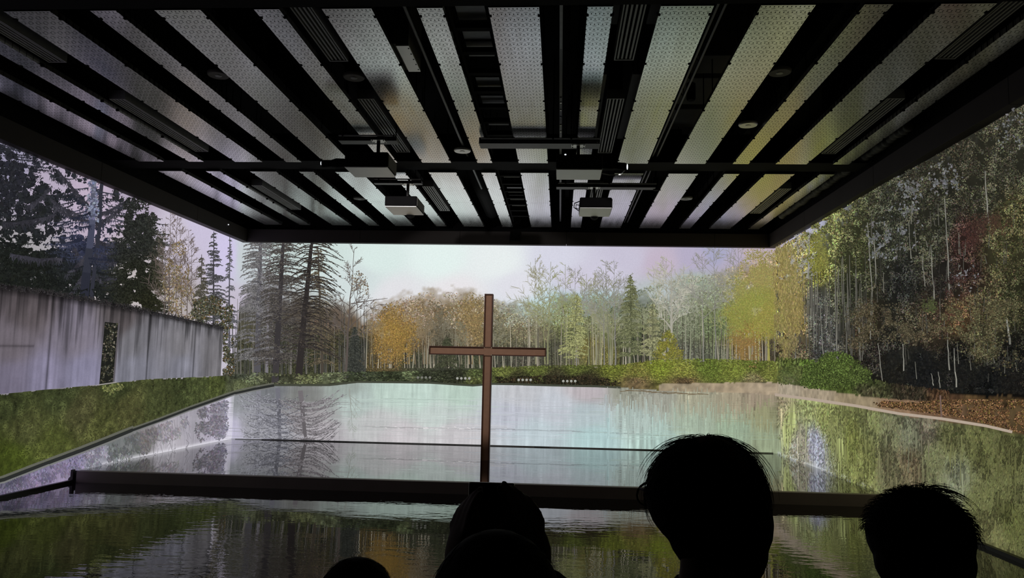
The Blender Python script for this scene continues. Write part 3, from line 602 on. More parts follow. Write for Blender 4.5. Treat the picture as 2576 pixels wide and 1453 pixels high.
for i in range(6):
    c = ((84, 88, 108), (76, 82, 106), (64, 70, 94), (48, 52, 66), (40, 44, 58), (34, 38, 46))[i]
    ls.append((*tr[i], *tr[i+1], 11+i*2.5, 13+i*2.5, *c)); ls.append((tr[i][0]+20, tr[i][1], tr[i+1][0]+18, tr[i+1][1], 9, 10, 48, 50, 62))
Layer().strokes(ls).make('spruce_trunk', PL, 'bluish trunk caught in a projector flare')
x, y = scatter([(222,400),(240,400),(243,560),(200,545),(215,500)], 200, .3, .05, 3)
leaves(Layer(), x, y, (4, 9), None, .8, 1.15, col=[(140, 148, 172), (108, 116, 148), (125, 133, 162)]).make('blue_flare', PL, 'pale blue projector flare on the trunk')
Layer().strokes(boughs([(170,440),(280,500),(280,600),(170,580)], 16, L=(30, 70), cx=226, w=(2, 4))+boughs([(180,590),(270,600),(270,770),(170,770)], 60, L=(20, 60), cx=216, w=(2, 4.5))).make('crossing_boughs', PL)
x, y = blobs([(338, 560, 22, 30, 4200), (343, 630, 28, 36, 6000), (345, 710, 30, 40, 6500), (325, 760, 30, 26, 3000)], 15, .42, .06)
Ly = leaves(Layer(), x, y, (2, 4.5), FOR, .6, 1.3, asp=1.6)
Ly.strokes(boughs([(330,545),(375,540),(395,620),(400,780),(290,790),(275,700),(300,600)], 190, L=(18, 48), sl=(.2, .7), cx=338, hang=(3, 11), w=(2, 4)))
Ly.make('spruce_tree', PL, 'dense dark green spruce beside the bare trees', False)
for (bx, tx, ty, w_) in ((418, 424, 520, 5), (408, 412, 560, 3), (436, 440, 545, 3), (452, 447, 560, 2.5), (466, 470, 580, 2.5), (478, 476, 590, 2)):
    Layer().strokes(bare(bx, 815, tx, ty, w_, (98, 85, 80), 26, .26, .15, 4)).make('bare_tree', PL)
x, y = scatter([(400,740),(420,620),(450,600),(470,640),(470,700),(490,760),(500,805),(430,800)], 800, .44, .05, 16)
leaves(Layer(), x, y, (3, 6), None, .7, 1.15, col=[(150, 130, 90), (138, 114, 82), (122, 104, 72), (165, 145, 110)]).make('yellow_twigs', PL, None, True)
Layer().strokes(conifer(532, 830, 533, 582, 42, (62, 60, 66), 60, 4.5, .1, fuzz=16, fc=(72, 72, 74), bw=2.2)).make('conifer_tree', PL, 'slim dark conifer near the corner')
Layer().strokes(conifer(572, 900, 573, 590, 22, (78, 76, 86), 50, 4, .2, fuzz=16, fc=(88, 88, 92), bw=2)).make('conifer_tree', PL)
Layer().strokes(conifer(500, 820, 502, 640, 28, (66, 62, 60), 46, 3, .1, fuzz=18, fc=(78, 74, 62), bw=2)).make('conifer_tree', PL)
x, y = scatter([(470,815),(480,760),(520,740),(580,760),(585,945),(556,945),(556,830)], 2200, .40, .05, 17)
leaves(Layer(), x, y, (2.5, 6), None, .6, 1.3, col=[(78, 82, 58), (60, 64, 50), (105, 85, 52), (95, 100, 80)]).make('undergrowth', PL, None, True)
P_, F_, C_ = concrete(); cw = picmesh('concrete_wall', P_, F_, C_, PL); cw['label'] = 'streaked grey concrete wall'
ly = Layer(); ly.addpx([[(257, 809), (293, 813), (280, 962), (243, 966)]], [(30, 32, 28)]); dw = ly.make('doorway', cw, 'dark doorway opening onto trees')
x, y = scatter([(259, 812), (291, 815), (279, 960), (245, 963)], 420, .4, .06, 3)
leaves(Layer(), x, y, (2.5, 6), None, .6, 1.3, col=[(62, 64, 48), (82, 78, 58), (48, 52, 44), (110, 105, 90)]).make('doorway_leaves', cw)
Layer().strokes([(293, 813, 279, 962, 4, 4, 92, 86, 92), (243, 967, 286, 961, 3, 3, 150, 145, 140)]).make('door_jamb', cw)
x, y = scatter([(0,712),(-900,556),(-900,575),(0,728),(135,745),(331,782),(389,795),(559,828),(559,818),(389,780),(331,767),(135,730)], 6000, .3, .05, 3)
leaves(Layer(), x, y, (1.5, 4), None, .8, 1.2, col=[(50, 47, 48), (43, 41, 42), (58, 54, 55)]).make('wall_top_stains', PL, None, True)
x, y = scatter([(-900,1090),(0,992),(240,968),(550,948),(650,962),(590,980),(330,1072),(0,1195),(-900,1540)], 30000, 0)
leaves(Layer(), x, y, (1.8, 4.5), GRS, .82, 1.10, asp=1.5, gain=.93).make('lawn', PL, 'sloping green lawn', True)
x, y = scatter([(250,968),(300,963),(305,975),(270,992),(255,985)], 90)
leaves(Layer(), x, y, (3, 7), None, .8, 1.2, col=[(125, 130, 72), (105, 115, 60)]).make('pale_plants', PL)
edge = [(-900,1565),(0,1206),(60,1183),(116,1162),(200,1131),(270,1104),(328,1081),(400,1055),(474,1027),(540,1004),(590,988),(640,978),(690,969)]
ls = []
for a, b in zip(edge[:-1], edge[1:]):
    w_ = 9 if b[0] < 400 else 6; ls.append((*a, *b, w_, w_, 42, 46, 44)); ls.append((a[0], a[1]-w_*.9, b[0], b[1]-w_*.9, w_*.7, w_*.6, 98, 100, 88))
    ls.append((a[0], a[1]+w_*.8, b[0], b[1]+w_*.7, w_*.5, w_*.5, 120, 122, 120))
Layer().strokes(ls).make('pond_edging', PL, 'thin dark edging between lawn and pond')
ls = []
def wcol(x, y, k):
    s_, z_ = px2s(np.array([float(x)]), np.array([float(y)])); return WAT(s_, z_)[0]*k
def in_pond(x, y):
    e = np.array(edge, float); k = (y > np.interp(x, e[:, 0], e[:, 1])+np.where(x > 440, 9, 13)) & (y < np.where(x > 180, 1182-(x-190)*.199, 1245-x*.265)-3); return x[k], y[k]
x, y = blobs([(505, 1050, 6, 22, 420), (503, 1080, 8, 14, 260), (545, 1030, 11, 20, 620), (543, 1065, 13, 18, 560), (540, 1085, 8, 10, 160)], 51, .36, .07); x, y = in_pond(x, y)
Ly = leaves(Layer(), x, y, (2, 5.5), WAT, .58, .85, asp=1.8)
x, y = blobs([(310, 1118, 36, 12, 900), (350, 1100, 34, 10, 700), (400, 1085, 24, 12, 400), (235, 1150, 26, 16, 500), (150, 1185, 34, 16, 700), (60, 1215, 40, 16, 900), (250, 1135, 20, 10, 300), (440, 1062, 18, 10, 220), (-60, 1260, 60, 30, 800)], 52, .44, .05); x, y = in_pond(x, y)
leaves(Ly, x, y, (2.5, 7), WAT, .76, .97, asp=1.7, ang=1.1)
x, y = blobs([(225, 1130, 16, 12, 200), (200, 1165, 20, 14, 240), (90, 1200, 14, 14, 200), (270, 1140, 26, 10, 260), (30, 1225, 26, 8, 200)], 53, .46, .05); x, y = in_pond(x, y)
leaves(Ly, x, y, (2.5, 7), WAT, 1.03, 1.18, asp=1.7, ang=1.9)
for i in range(120):
    x = random.uniform(180, 470); yt = 1206-(x+5)*.375; y = random.uniform(yt+10, max(1250-x*.23, yt+20)-14); d = random.uniform(8, 24); ls.append((x, y, x+random.uniform(-8, 8), y+d, random.uniform(1.2, 2.4), .8, *wcol(x, y, random.uniform(.78, .92))))
Ly.strokes(ls).make('tree_reflection', PL, 'blotchy reflections of trees in the pond', True)

# --- right wall
rp = [(1958,632),(2060,560),(2200,470),(2330,410),(2576,270),(2800,130),(2800,1005),(2576,990),(2400,985),(2250,965),(2180,930),(2010,905),(1958,900)]
x, y = scatter(rp, 150000, .42, .05, 21); leaves(Layer(), x, y, (2, 4.8), FOR, .5, 1.5, gain=.92, asp=1.2, hue=.3).make('woodland_foliage', PR, 'dense dark green and brown leaves', True)
x, y = scatter(list(rp), 19000, .56, .055, 22)
leaves(Layer(), x, y, (1.8, 4.5), FOR, 1.15, 1.9, add=(12, 12, 10), hue=.3).make('sunlit_leaves', PR, 'lighter leaves catching the sun', True)
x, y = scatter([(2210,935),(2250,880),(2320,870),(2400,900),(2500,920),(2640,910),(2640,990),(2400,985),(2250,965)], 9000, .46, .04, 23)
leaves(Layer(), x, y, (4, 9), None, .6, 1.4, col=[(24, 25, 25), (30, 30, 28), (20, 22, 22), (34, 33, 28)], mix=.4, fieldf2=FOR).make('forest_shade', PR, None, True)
tl = [(2108,679,2112,883,4),(2093,725,2096,885,3),(2127,645,2138,890,3),(2069,764,2078,891,3.5),(2052,720,2054,880,2),(2006,783,2008,917,5),(2190,560,2203,746,3.5),(2208,590,2212,700,4),(2387,500,2400,742,6),(2411,876,2417,973,6),(2218,865,2229,961,4),(2281,865,2283,932,5),(2353,939,2359,969,4),(2352,616,2361,753,4),(2545,800,2554,865,9),(2372,935,2376,975,4),(2395,855,2400,930,6),(2012,600,2014,720,2.5),(2010,700,2016,800,2.5),(2296,560,2302,650,3),(2490,430,2500,560,6),(2330,640,2338,720,3)]
for (a, b, c, d, w_) in [(q[0], q[1], q[2], q[3], q[4]*.62) for q in tl]:
    K = 5; ls = []; px_, py_ = c, d
    for i in range(K):
        t = (i+1)/K; x = c+(a-c)*t+random.uniform(-1.2, 1.2); y = d+(b-d)*t; v = random.uniform(.8, 1.1); ls.append((px_, py_, x, y, w_*(1-t*.3), w_*(1-t*.4), 138*v, 136*v, 124*v)); px_, py_ = x, y
    Layer().strokes(ls).make('birch_trunk', PR)
x, y = blobs([(2230, 610, 26, 30, 260), (2290, 560, 22, 30, 200), (2390, 450, 22, 20, 160), (2560, 330, 20, 26, 160), (2300, 470, 20, 16, 80), (2440, 700, 26, 30, 60)], 34, .52, .07)
leaves(Layer(), x, y, (3, 7), None, .75, 1.1, col=[(150, 152, 162), (132, 136, 142), (112, 116, 120)], mix=.25, fieldf2=FOR, asp=1.5).make('sky_glimpses', PR, 'small pale gaps of sky between the leaves', True)
ls = []
for i in range(260):
    x = random.uniform(1960, 2200) if i < 170 else random.uniform(2200, 2576); g = 905+(x-1960)*.1; yb = random.uniform(g-160, g-10) if i < 170 else random.uniform(560, 960); l = random.uniform(30, 150) if i < 170 else random.uniform(15, 60); v = random.uniform(.7, 1.4); c = blend((96, 94, 84), (58, 56, 50), random.random())
    ls.append((x, yb, x+random.uniform(-5, 3), yb-l, random.uniform(1.2, 2.8), 1, *[q*v for q in c]))
Layer().strokes(ls).make('slender_trunks', PR, 'thin grey trunks fading into the wood', True)
for (x0, t0, y0) in ((2010, 585, 760), (2040, 575, 700), (1985, 610, 720)):
    Layer().strokes(bare(x0, y0, x0+6, t0, 3, (150, 148, 142), 20, .34, .1, 4)).make('bare_tree', PR)
x, y = blobs([(1980, 690, 16, 38, 2200), (1998, 740, 16, 40, 2200), (1975, 800, 14, 40, 1600), (2005, 800, 10, 36, 800), (1985, 850, 12, 30, 500)], 24, .42)
leaves(Layer(), x, y, (1.8, 4), None, .65, 1.1, col=[(178, 162, 88), (165, 150, 76), (150, 138, 76), (180, 155, 102)], asp=2.4, ang=1.5, mix=.3, fieldf2=FOR).make('yellow_crown', PR, 'tall yellow crown at the corner')
x, y = blobs([(2068, 640, 12, 26, 700), (2075, 680, 10, 18, 350)], 25, .40)
leaves(Layer(), x, y, (2.5, 6), None, .7, 1.1, col=[(160, 158, 62), (142, 140, 56), (128, 130, 60)], mix=.25, fieldf2=FOR).make('yellow_green_crown', PR)
x, y = blobs([(2500, 565, 28, 16, 700), (2455, 600, 18, 16, 350), (2420, 740, 14, 30, 600), (2395, 800, 14, 20, 300)], 26, .47)
leaves(Layer(), x, y, (2, 5), None, .6, 1.2, col=[(76, 44, 40), (66, 38, 36), (92, 54, 44)], mix=.35, fieldf2=FOR).make('red_foliage', PR, 'dark red leaves high on the right')
x, y = blobs([(2400, 810, 24, 20, 1100), (2470, 800, 42, 28, 2200), (2550, 790, 32, 26, 1200), (2480, 865, 28, 22, 800), (2545, 895, 24, 22, 350)], 27, .50, .07)
leaves(Layer(), x, y, (2.2, 5.2), None, .5, 1.25, col=[(122, 112, 76), (104, 96, 60), (88, 76, 50), (112, 116, 76)], mix=.2, fieldf2=FOR).make('brown_foliage', PR)
x, y = blobs([(2190, 800, 24, 22, 1300), (2260, 815, 32, 24, 1700), (2320, 830, 22, 20, 700), (2170, 850, 12, 16, 400)], 28, .50, .07)
leaves(Layer(), x, y, (2, 4.8), None, .5, 1.25, col=[(114, 102, 74), (98, 86, 60), (88, 82, 58)], mix=.2, fieldf2=FOR).make('brown_foliage', PR)
x, y = blobs([(2350, 768, 9, 10, 130)], 29, .3)
leaves(Layer(), x, y, (3, 7), None, .7, 1.1, col=[(70, 92, 46), (84, 104, 54)], mix=.3, fieldf2=FOR).make('green_sprig', PR)
x, y = scatter([(1960,925),(2040,915),(2050,960),(2150,985),(2250,1000),(2400,1010),(2400,985),(2250,965),(2150,940),(2040,905),(1960,900)], 2600, .3, .04, 29)
leaves(Layer(), x, y, (3, 8), GRS, .6, 1.5, asp=1.6, ang=1.6).make('shore_reeds', PR, None, True)
x, y = blobs([(2112, 908, 20, 11, 1500), (2075, 935, 22, 14, 1500), (2130, 935, 28, 16, 2000), (2060, 958, 22, 9, 900), (2115, 958, 30, 9, 1000), (2175, 942, 13, 10, 450)], 30, .3, .06)
leaves(Layer(), x, y, (2.2, 5.2), None, .45, 1.15, col=[(88, 128, 50), (72, 108, 44), (58, 86, 38), (104, 142, 64)], mix=.15, fieldf2=GRS).make('green_bush', PR, 'rounded bright green bush at the shore')
x, y = scatter([(1960,935),(2000,918),(2022,930),(2020,965),(1965,968)], 500, .3, .05, 31)
leaves(Layer(), x, y, (3, 6.5), None, .6, 1.2, col=[(78, 104, 52), (95, 112, 54)], mix=.3, fieldf2=GRS).make('green_bush', PR)
x, y = scatter([(2200,1006),(2290,1012),(2400,1005),(2576,1005),(2750,1020),(2750,1125),(2576,1088),(2500,1066),(2430,1050),(2300,1032),(2220,1022)], 15000, .35, .05, 32)
leaves(Layer(), x, y, (2.2, 5), None, .6, 1.25, col=[(150, 102, 62), (120, 80, 46), (92, 62, 38), (165, 122, 80), (58, 42, 30), (118, 98, 42)]).make('leaf_litter', PR, 'orange brown fallen leaves on the shore', True)
Layer().strokes([(2378, 995, 2381, 1050, 4, 4, 118, 92, 82)]).make('shore_post', PR, 'thin brown post at the water edge')
sl = [(1956,992),(2049,1004),(2160,1020),(2272,1040),(2383,1053),(2495,1071),(2560,1086)]
Layer().strokes([(*a, *b, 7, 7, 182, 162, 142) for a, b in zip(sl[:-1], sl[1:])]).make('shoreline', PR, 'pale strip of sand at the waterline')
def wl(n, x0, x1, y0, yf, size, lo, hi, asp, ang, thr=.42, fr=.03, seed=40, gain=1.0):
    x, y = scatter([(x0, y0(x0)), (x1, y0(x1)), (x1, yf(x1)), (x0, yf(x0))], n, thr, fr, seed, .5); return x, y
sh_ = lambda x: 1000+(x-1960)*.16; bt_ = lambda x: 1142+(x-1960)*.40
x, y = wl(22000, 1962, 2700, sh_, bt_, 0, 0, 0, 0, 0, .40, .025, 41); leaves(Layer(), x, y, (2.2, 5), WAT, .66, 1.2, asp=2.1, ang=1.6).make('foliage_reflection', PR, 'mottled reflection of the leaves', True)
x, y = wl(11000, 2150, 2700, sh_, bt_, 0, 0, 0, 0, 0, .50, .04, 42); leaves(Layer(), x, y, (2, 5), WAT, 1.05, 1.4, asp=2.1, ang=1.7, add=(4, 6, 4)).make('foliage_reflection', PR, 'lighter flecks of the mirrored wood', True)
ls = []
for i in range(150):
    x = random.uniform(1965, 2576); y = random.uniform(sh_(x)+12, bt_(x)-30); l = random.uniform(15, 75); c = wcol(x, y, random.uniform(1.1, 1.35) if not 2015 < x < 2115 else 1.03); ls.append((x, y, x+random.uniform(-3, 3), y+l, random.uniform(1.5, 4.5), 1.2, *c))
Layer().strokes(ls).make('trunk_reflections', PR, 'pale streaks of mirrored birch trunks', True)

# ------------------------------------------------------------------ the cross standing in the rear pool
cx, cy = -1.236, 13.4
cr = empty('cross', (cx, cy, ZW-.1), 'tall rust brown steel cross standing in the still pool', 'cross')
k = cy/13.3; hw = .073; top = 1.322; aL = -2.243; aR = -.236; az = .338; dp = .075; lip = .017
m_ = MK(); y0 = cy-dp; y1 = cy+dp
def channel(m, x0, x1, z0, z1):
    m.box(x0, x0+lip, y0, y1, z0, z1); m.box(x1-lip, x1, y0, y1, z0, z1)
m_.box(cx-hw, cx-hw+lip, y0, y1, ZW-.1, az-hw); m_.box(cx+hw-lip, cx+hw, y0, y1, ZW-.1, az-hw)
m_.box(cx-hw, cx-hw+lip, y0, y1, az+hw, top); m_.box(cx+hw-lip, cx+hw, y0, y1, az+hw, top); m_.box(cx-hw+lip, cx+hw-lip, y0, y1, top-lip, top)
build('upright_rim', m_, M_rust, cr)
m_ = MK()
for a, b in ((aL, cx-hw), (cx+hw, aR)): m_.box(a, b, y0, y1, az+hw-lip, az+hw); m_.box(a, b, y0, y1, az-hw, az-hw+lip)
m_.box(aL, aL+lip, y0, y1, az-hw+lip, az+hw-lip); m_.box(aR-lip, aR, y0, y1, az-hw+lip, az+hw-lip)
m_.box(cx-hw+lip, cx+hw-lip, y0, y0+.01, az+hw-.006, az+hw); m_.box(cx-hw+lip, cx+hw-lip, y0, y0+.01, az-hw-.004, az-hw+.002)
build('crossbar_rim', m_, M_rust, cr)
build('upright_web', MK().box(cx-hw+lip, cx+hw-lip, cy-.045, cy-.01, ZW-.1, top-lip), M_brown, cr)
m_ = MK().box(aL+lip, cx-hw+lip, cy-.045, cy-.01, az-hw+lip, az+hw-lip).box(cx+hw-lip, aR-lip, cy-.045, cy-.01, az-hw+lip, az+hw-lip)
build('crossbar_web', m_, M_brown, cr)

# ------------------------------------------------------------------ ceiling strips
cols = [(-6.10,-5.73,'wide'),(-5.36,-5.14,'narrow'),(-4.68,-4.28,'wide'),(-3.93,-3.71,'narrow'),(-3.38,-2.99,'wide'),(-2.54,-2.33,'narrow'),(-1.975,-1.565,'wide'),(-1.193,-.984,'narrow'),(-.614,-.206,'wide'),(.18,.384,'narrow'),(.759,1.174,'wide'),(1.54,1.96,'wide'),(2.333,2.548,'narrow'),(2.912,3.328,'wide'),(3.68,3.89,'narrow')]
ordn = ['leftmost','second','third','fourth','fifth','sixth','seventh','eighth','ninth','tenth','eleventh','twelfth','thirteenth','fourteenth','fifteenth']
rows = [(2.9, 5.68, 'overhead'), (5.97, 8.30, 'in near half, ahead of crossbeam'), (8.305, 10.66, 'just before the crossbeam'), (11.20, 13.25, 'just beyond the crossbeam'), (13.255, 15.50, 'farthest back by the far fascia')]
def pmesh(mk, m):
    me = bpy.data.meshes.new('part'); me.from_pydata(mk.v, [], mk.f); me.materials.append(m); return me
ROD = ('hanger_rod', pmesh(MK().tube([(0, 0, -.49), (0, 0, .49)], .006, 6), M_black)); CLIP = ('edge_clip', pmesh(MK().box(-.015, .015, -.012, .012, -.013, .013), M_black))
def inst(pr, loc, parent): return link(bpy.data.objects.new(pr[0], pr[1]), pr[0], (loc[0], loc[1], loc[2]+EYE), parent)
for ci, (a, b, wd) in enumerate(cols):
    for (ya, yb, where) in rows:
        c = ((a+b)/2, (ya+yb)/2, ZC)
        p = empty('perforated_panel', c, f'{wd} perforated ceiling strip, {ordn[ci]} from left, {where}' if ci else f'{wd} perforated ceiling strip, leftmost, {where}', 'ceiling panel', 'perforated metal ceiling strips')
        m_ = MK().box(a, b, ya, yb, ZC, ZC+.012); m_.box(a, a+.012, ya, yb, ZC+.012, ZC+.05); m_.box(b-.012, b, ya, yb, ZC+.012, ZC+.05)
        build('perforated_sheet', m_, M_perf, p)
        for yy in (ya+.25, yb-.25):
            for xx in (a+.02, b-.02): inst(ROD, (xx, yy, (ZC+3.9)/2+.006), p)
        for q in range(3):
            yy = ya+.15+(yb-ya-.3)*q/2; inst(CLIP, (a, yy, ZC+.007), p); inst(CLIP, (b, yy, ZC+.007), p)
def cbeam(y0, y1, z0, z1, label):
    o = empty('crossbeam', (-1.2, (y0+y1)/2, z0), label, 'beam')
    build('beam_web', MK().box(XL+.15, XR-.15, y0+.06, y1-.06, z0+.01, z1), M_black, o)
    m_ = MK().box(XL+.15, XR-.15, y0, y1, z0, z0+.012); build('flange', m_, M_black, o); return o
cbeam(10.70, 11.16, ZC+.03, 3.35, 'broad black crossbeam under the ceiling between near and far strips')
cbeam(5.70, 5.95, ZC+.005, 3.30, 'black crossbeam at the top edge, nearest overhead')
for i, x in enumerate((-5.55, -3.56, -2.64, .10, 2.70, 3.80)):
    o = build('joist', MK().box(x-.04, x+.04, 2.9, 15.8, 3.55, 3.88), M_black)
    tag(o, f'black ceiling joist running to the far wall above the strips, {ordn[i]} from the left' if i else 'black ceiling joist running to the far wall, leftmost', 'joist', 'black ceiling joists')

# slot diffusers in the dark gaps
m0 = None
gx = [(-5.0, 'left'), (-2.172, 'centre-left'), (.562, 'centre-right'), (3.50, 'right')]
gy = [(5.97, 7.16, 'nearest'), (8.20, 10.30, 'in front of the crossbeam'), (12.27, 14.20, 'beyond the crossbeam')]
for (x, side) in gx:
    for (ya, yb, wh) in gy:
        o = empty('slot_diffuser', (x, (ya+yb)/2, 2.95), f'long grey slotted air grille in the {side} dark gap, {wh}', 'air vent', 'slotted ceiling air grilles')
        m_ = MK().box(x-.092, x-.080, ya, yb, 2.945, 3.05).box(x+.080, x+.092, ya, yb, 2.945, 3.05).box(x-.08, x+.08, ya, ya+.015, 2.945, 3.05).box(x-.08, x+.08, yb-.015, yb, 2.945, 3.05)
        build('frame', m_, M_slat, o)
        for j in range(4):
            xx = x-.057+j*.038; build('slat', MK().box(xx-.0085, xx+.0085, ya+.015, yb-.015, 2.95, 2.99), M_slat, o)
        build('plenum', MK().box(x-.078, x+.078, ya+.02, yb-.02, 3.06, 3.88), M_black, o)
for (x, ya, yb) in ((.42, 3.6, 6.55), (.75, 3.6, 6.55), (.40, 7.7, 9.9), (.74, 7.7, 9.9)):
    o = build('duct_liner', MK().box(x-.045, x+.035, ya, yb, 3.02, 3.06), M_duct)
    tag(o, f'flat grey liner strip on the {"left" if x < .6 else "right"} of the centre-right air grille, {"near" if ya < 5 else "far"} one', 'liner')
# round ceiling discs (speakers)
for (x, y, r, m, lab) in ((-1.357, 10.25, .115, M_white, 'bright round white ceiling disc left of the cable tray'), (2.18, 9.12, .11, M_white, 'round white ceiling disc in the right gap, tilted cover'), (2.10, 7.49, .11, M_duct, 'dim round ceiling disc in the right gap, nearer'),
        (-3.53, 7.52, .11, M_duct, 'dim round ceiling disc in the left dark gap'), (-2.14, 7.59, .11, M_duct, 'dim round ceiling disc behind the near left grille'), (-3.54, 13.24, .11, M_duct, 'small round ceiling disc beyond the crossbeam on the left'), (2.08, 13.06, .11, M_slat, 'small pale round ceiling disc beyond the crossbeam on the right')):
    o = empty('round_speaker', (x, y, 2.95), lab, 'ceiling speaker', 'round ceiling discs')
    build('cover', MK().tube([(x, y, 2.945), (x, y, 2.955), (x, y, 2.975)], [r*.93, r, r], 32), m, o)
    build('centre_boss', MK().tube([(x, y, 2.940), (x, y, 2.946)], [r*.28, r*.33], 20), M_white if m is M_white else M_slat, o)
    build('can', MK().tube([(x, y, 2.975), (x, y, 3.9)], [r*.7, r*.7], 20), M_black, o)
# white access box
o = empty('junction_box', (-1.475, 7.08, 2.93), 'white rectangular metal box with a row of screw holes in a dark ceiling gap', 'box')
build('cover', MK().box(-1.535, -1.415, 6.77, 7.39, 2.93, 2.95), M_white, o, bevel=.003)
build('body', MK().box(-1.56, -1.42, 6.77, 7.39, 2.951, 3.88), M_duct, o)
m_ = MK()
for j in range(5): m_.tube([(-1.428, 6.83+j*.125, 2.927), (-1.428, 6.83+j*.125, 2.931)], .007, 8)
build('screws', m_, M_black, o)
# cable tray (ladder) in the gap left of the centre strip
o = empty('cable_tray', (-.80, 10, 3.0), 'black ladder-like cable tray with pale boards behind its rungs, left of the centre strip', 'cable tray')
build('side_rail', MK().box(-.985, -.965, 2.9, 15.5, 3.0, 3.08), M_black, o); build('side_rail', MK().box(-.645, -.625, 2.9, 15.5, 3.0, 3.08), M_black, o)
yy = 5.0; j = 0
while yy < 15.2:
    build('rung', MK().box(-.965, -.645, yy, yy+.07, 3.0, 3.05), M_black, o); j += 1; yy += .52
for (ya, yb) in ((6.1, 6.55), (6.62, 6.95), (7.0, 7.35), (7.9, 8.35), (8.45, 8.85), (9.25, 9.5), (9.75, 9.9), (10.05, 10.4), (11.3, 11.7), (11.9, 12.15), (12.4, 12.6), (12.8, 13.2), (13.4, 13.8), (14.0, 14.3)):
    build('board', MK().box(-.93, -.68, ya, yb, 3.07, 3.085), M_slat, o)
# tracks and pipes
def pipe(name, pts, r, m, lab, cat): return tag(build(name, MK().tube(pts, r, 12), m, smooth=True), lab, cat)
o = empty('lighting_track', (-.03, 9, 3.0), 'thin metal lighting track in the dark gap right of the centre strip', 'track')
build('rail', MK().box(-.045, -.015, 3.0, 15.4, 3.0, 3.03), M_dark, o)
build('bright_section', MK().box(-.042, -.018, 4.5, 7.0, 2.992, 3.0), M_slat, o); build('bright_section', MK().box(-.040, -.020, 8.3, 9.9, 2.992, 3.0), M_dark, o)
m_ = MK()
for yy in (8.45, 8.7, 8.95, 9.25, 9.5, 9.85): m_.tube([(-.03, yy, 2.985), (-.03, yy, 2.993)], .012, 10)
build('fittings', m_, M_steel, o)
build('hangers', MK().tube([(-.03, 4, 3.03), (-.03, 4, 3.9)], .006, 6).tube([(-.03, 9, 3.03), (-.03, 9, 3.9)], .006, 6).tube([(-.03, 14, 3.03), (-.03, 14, 3.9)], .006, 6), M_black, o)
pipe('conduit', [(-1.33, 3, 3.0), (-1.33, 6, 3.0), (-1.335, 9.5, 3.0), (-1.33, 12.6, 3.0)], .018, M_dark, 'slim dark conduit beside the white box', 'pipe')
pipe('round_duct', [(-1.42, 11.25, 3.24), (-1.42, 15.6, 3.24)], .15, M_black, 'thick black round duct running back left of the cable tray', 'duct')
tr = empty('rigging_truss', (1.26, 8, 3.0), 'slim black lattice truss running back beside the eleventh strip', 'truss')
m_ = MK().tube([(1.24, 3, 3.0), (1.24, 15.4, 3.0)], .014, 8).tube([(1.30, 3, 3.0), (1.30, 15.4, 3.0)], .014, 8).tube([(1.27, 3, 3.09), (1.27, 15.4, 3.09)], .014, 8)
build('chords', m_, M_dark, tr); m_ = MK(); yy = 3.0; q = 0
while yy < 15.2:
    m_.tube([(1.24 if q % 2 else 1.30, yy, 3.0), (1.27, yy+.12, 3.09), (1.30 if q % 2 else 1.24, yy+.24, 3.0)], .007, 6); yy += .24; q += 1
build('lattice', m_, M_dark, tr); build('hangers', MK().tube([(1.27, 5, 3.09), (1.27, 5, 3.9)], .006, 6).tube([(1.27, 13, 3.09), (1.27, 13, 3.9)], .006, 6), M_black, tr)
for (y, yl, lab) in ((8.55, 3.05, 'black cylindrical spotlight hanging by the truss, nearer one'), (11.75, 2.78, 'black cylindrical spotlight hanging by the truss, beyond the crossbeam')):
    xx = 1.42
    s_ = empty('spotlight', (xx, y, yl), lab, 'spotlight', 'spotlights on the truss')
    build('housing', MK().tube([(xx, y, yl), (xx, y, yl+.02), (xx, y, yl+.19), (xx, y, yl+.2)], [.042, .05, .05, .04], 20), M_black, s_)
    build('stem', MK().tube([(xx, y, yl+.2), (xx, y, 3.9)], .01, 8), M_black, s_)
for (ya, yb, lab) in ((7.95, 8.45, 'near'), (8.58, 9.45, 'middle'), (9.62, 10.35, 'far')):
    o = build('ventilation_duct', MK().box(1.30, 1.80, ya, yb, 3.32, 3.6), M_duct, bevel=.01); tag(o, f'grey rectangular duct section seen through the gap beside the truss, {lab} one', 'duct', 'duct sections beside the truss')
for (ya, yb, lab) in ((11.3, 11.9, 'nearer'), (12.0, 12.5, 'farther')):
    o = build('ventilation_duct', MK().box(1.48, 1.75, ya, yb, 3.32, 3.6), M_duct, bevel=.01); tag(o, f'grey duct section beyond the crossbeam beside the truss, {lab} one', 'duct')
# grey tubing with a rippled radius by the right wall
m_ = MK(); pts = []; rr = []
for i in range(140):
    t = i/139; pts.append((4.12+.01*math.sin(i*.5), 9.3+5.4*t, 3.02)); rr.append(.06+.014*math.sin(i*1.9)+.01*math.sin(i*.37))
m_.tube(pts, rr, 12); o = build('crinkled_tubing', m_, M_duct, smooth=True); tag(o, 'crinkled grey hose high along the right wall', 'tubing')

# ------------------------------------------------------------------ projectors and their rails
def rail(x0, x1, y, z, lab, bolts, thick, rods):
    o = empty('mounting_rail', ((x0+x1)/2, y, z), lab, 'rail')
    ch_ = build('channel', MK().box(x0, x1, y, y+thick*1.6, z, z+thick*.55), M_dark, o)
    build('thin_rod', MK().box(x0+.03, x1, y-.10, y-.085, z+.03, z+.045), M_slat, o)
    m_ = MK()
    for bx in bolts:
        for q in (0, .028): m_.tube([(bx+q, y-.004, z+.015), (bx+q, y+.004, z+.015)], .007, 8); m_.tube([(bx+q, y-.004, z+.035), (bx+q, y+.004, z+.035)], .007, 8)
    build('bolts', m_, M_steel, ch_)
    m_ = MK()
    for bx in rods: build('drop_rod', MK().tube([(bx, y+.03, z+.04), (bx, y+.03, 3.9)], .008, 6), M_black, o); build('rod_bracket', MK().box(bx-.01, bx+.01, y-.10, y+.01, z+.028, z+.045), M_black, o)
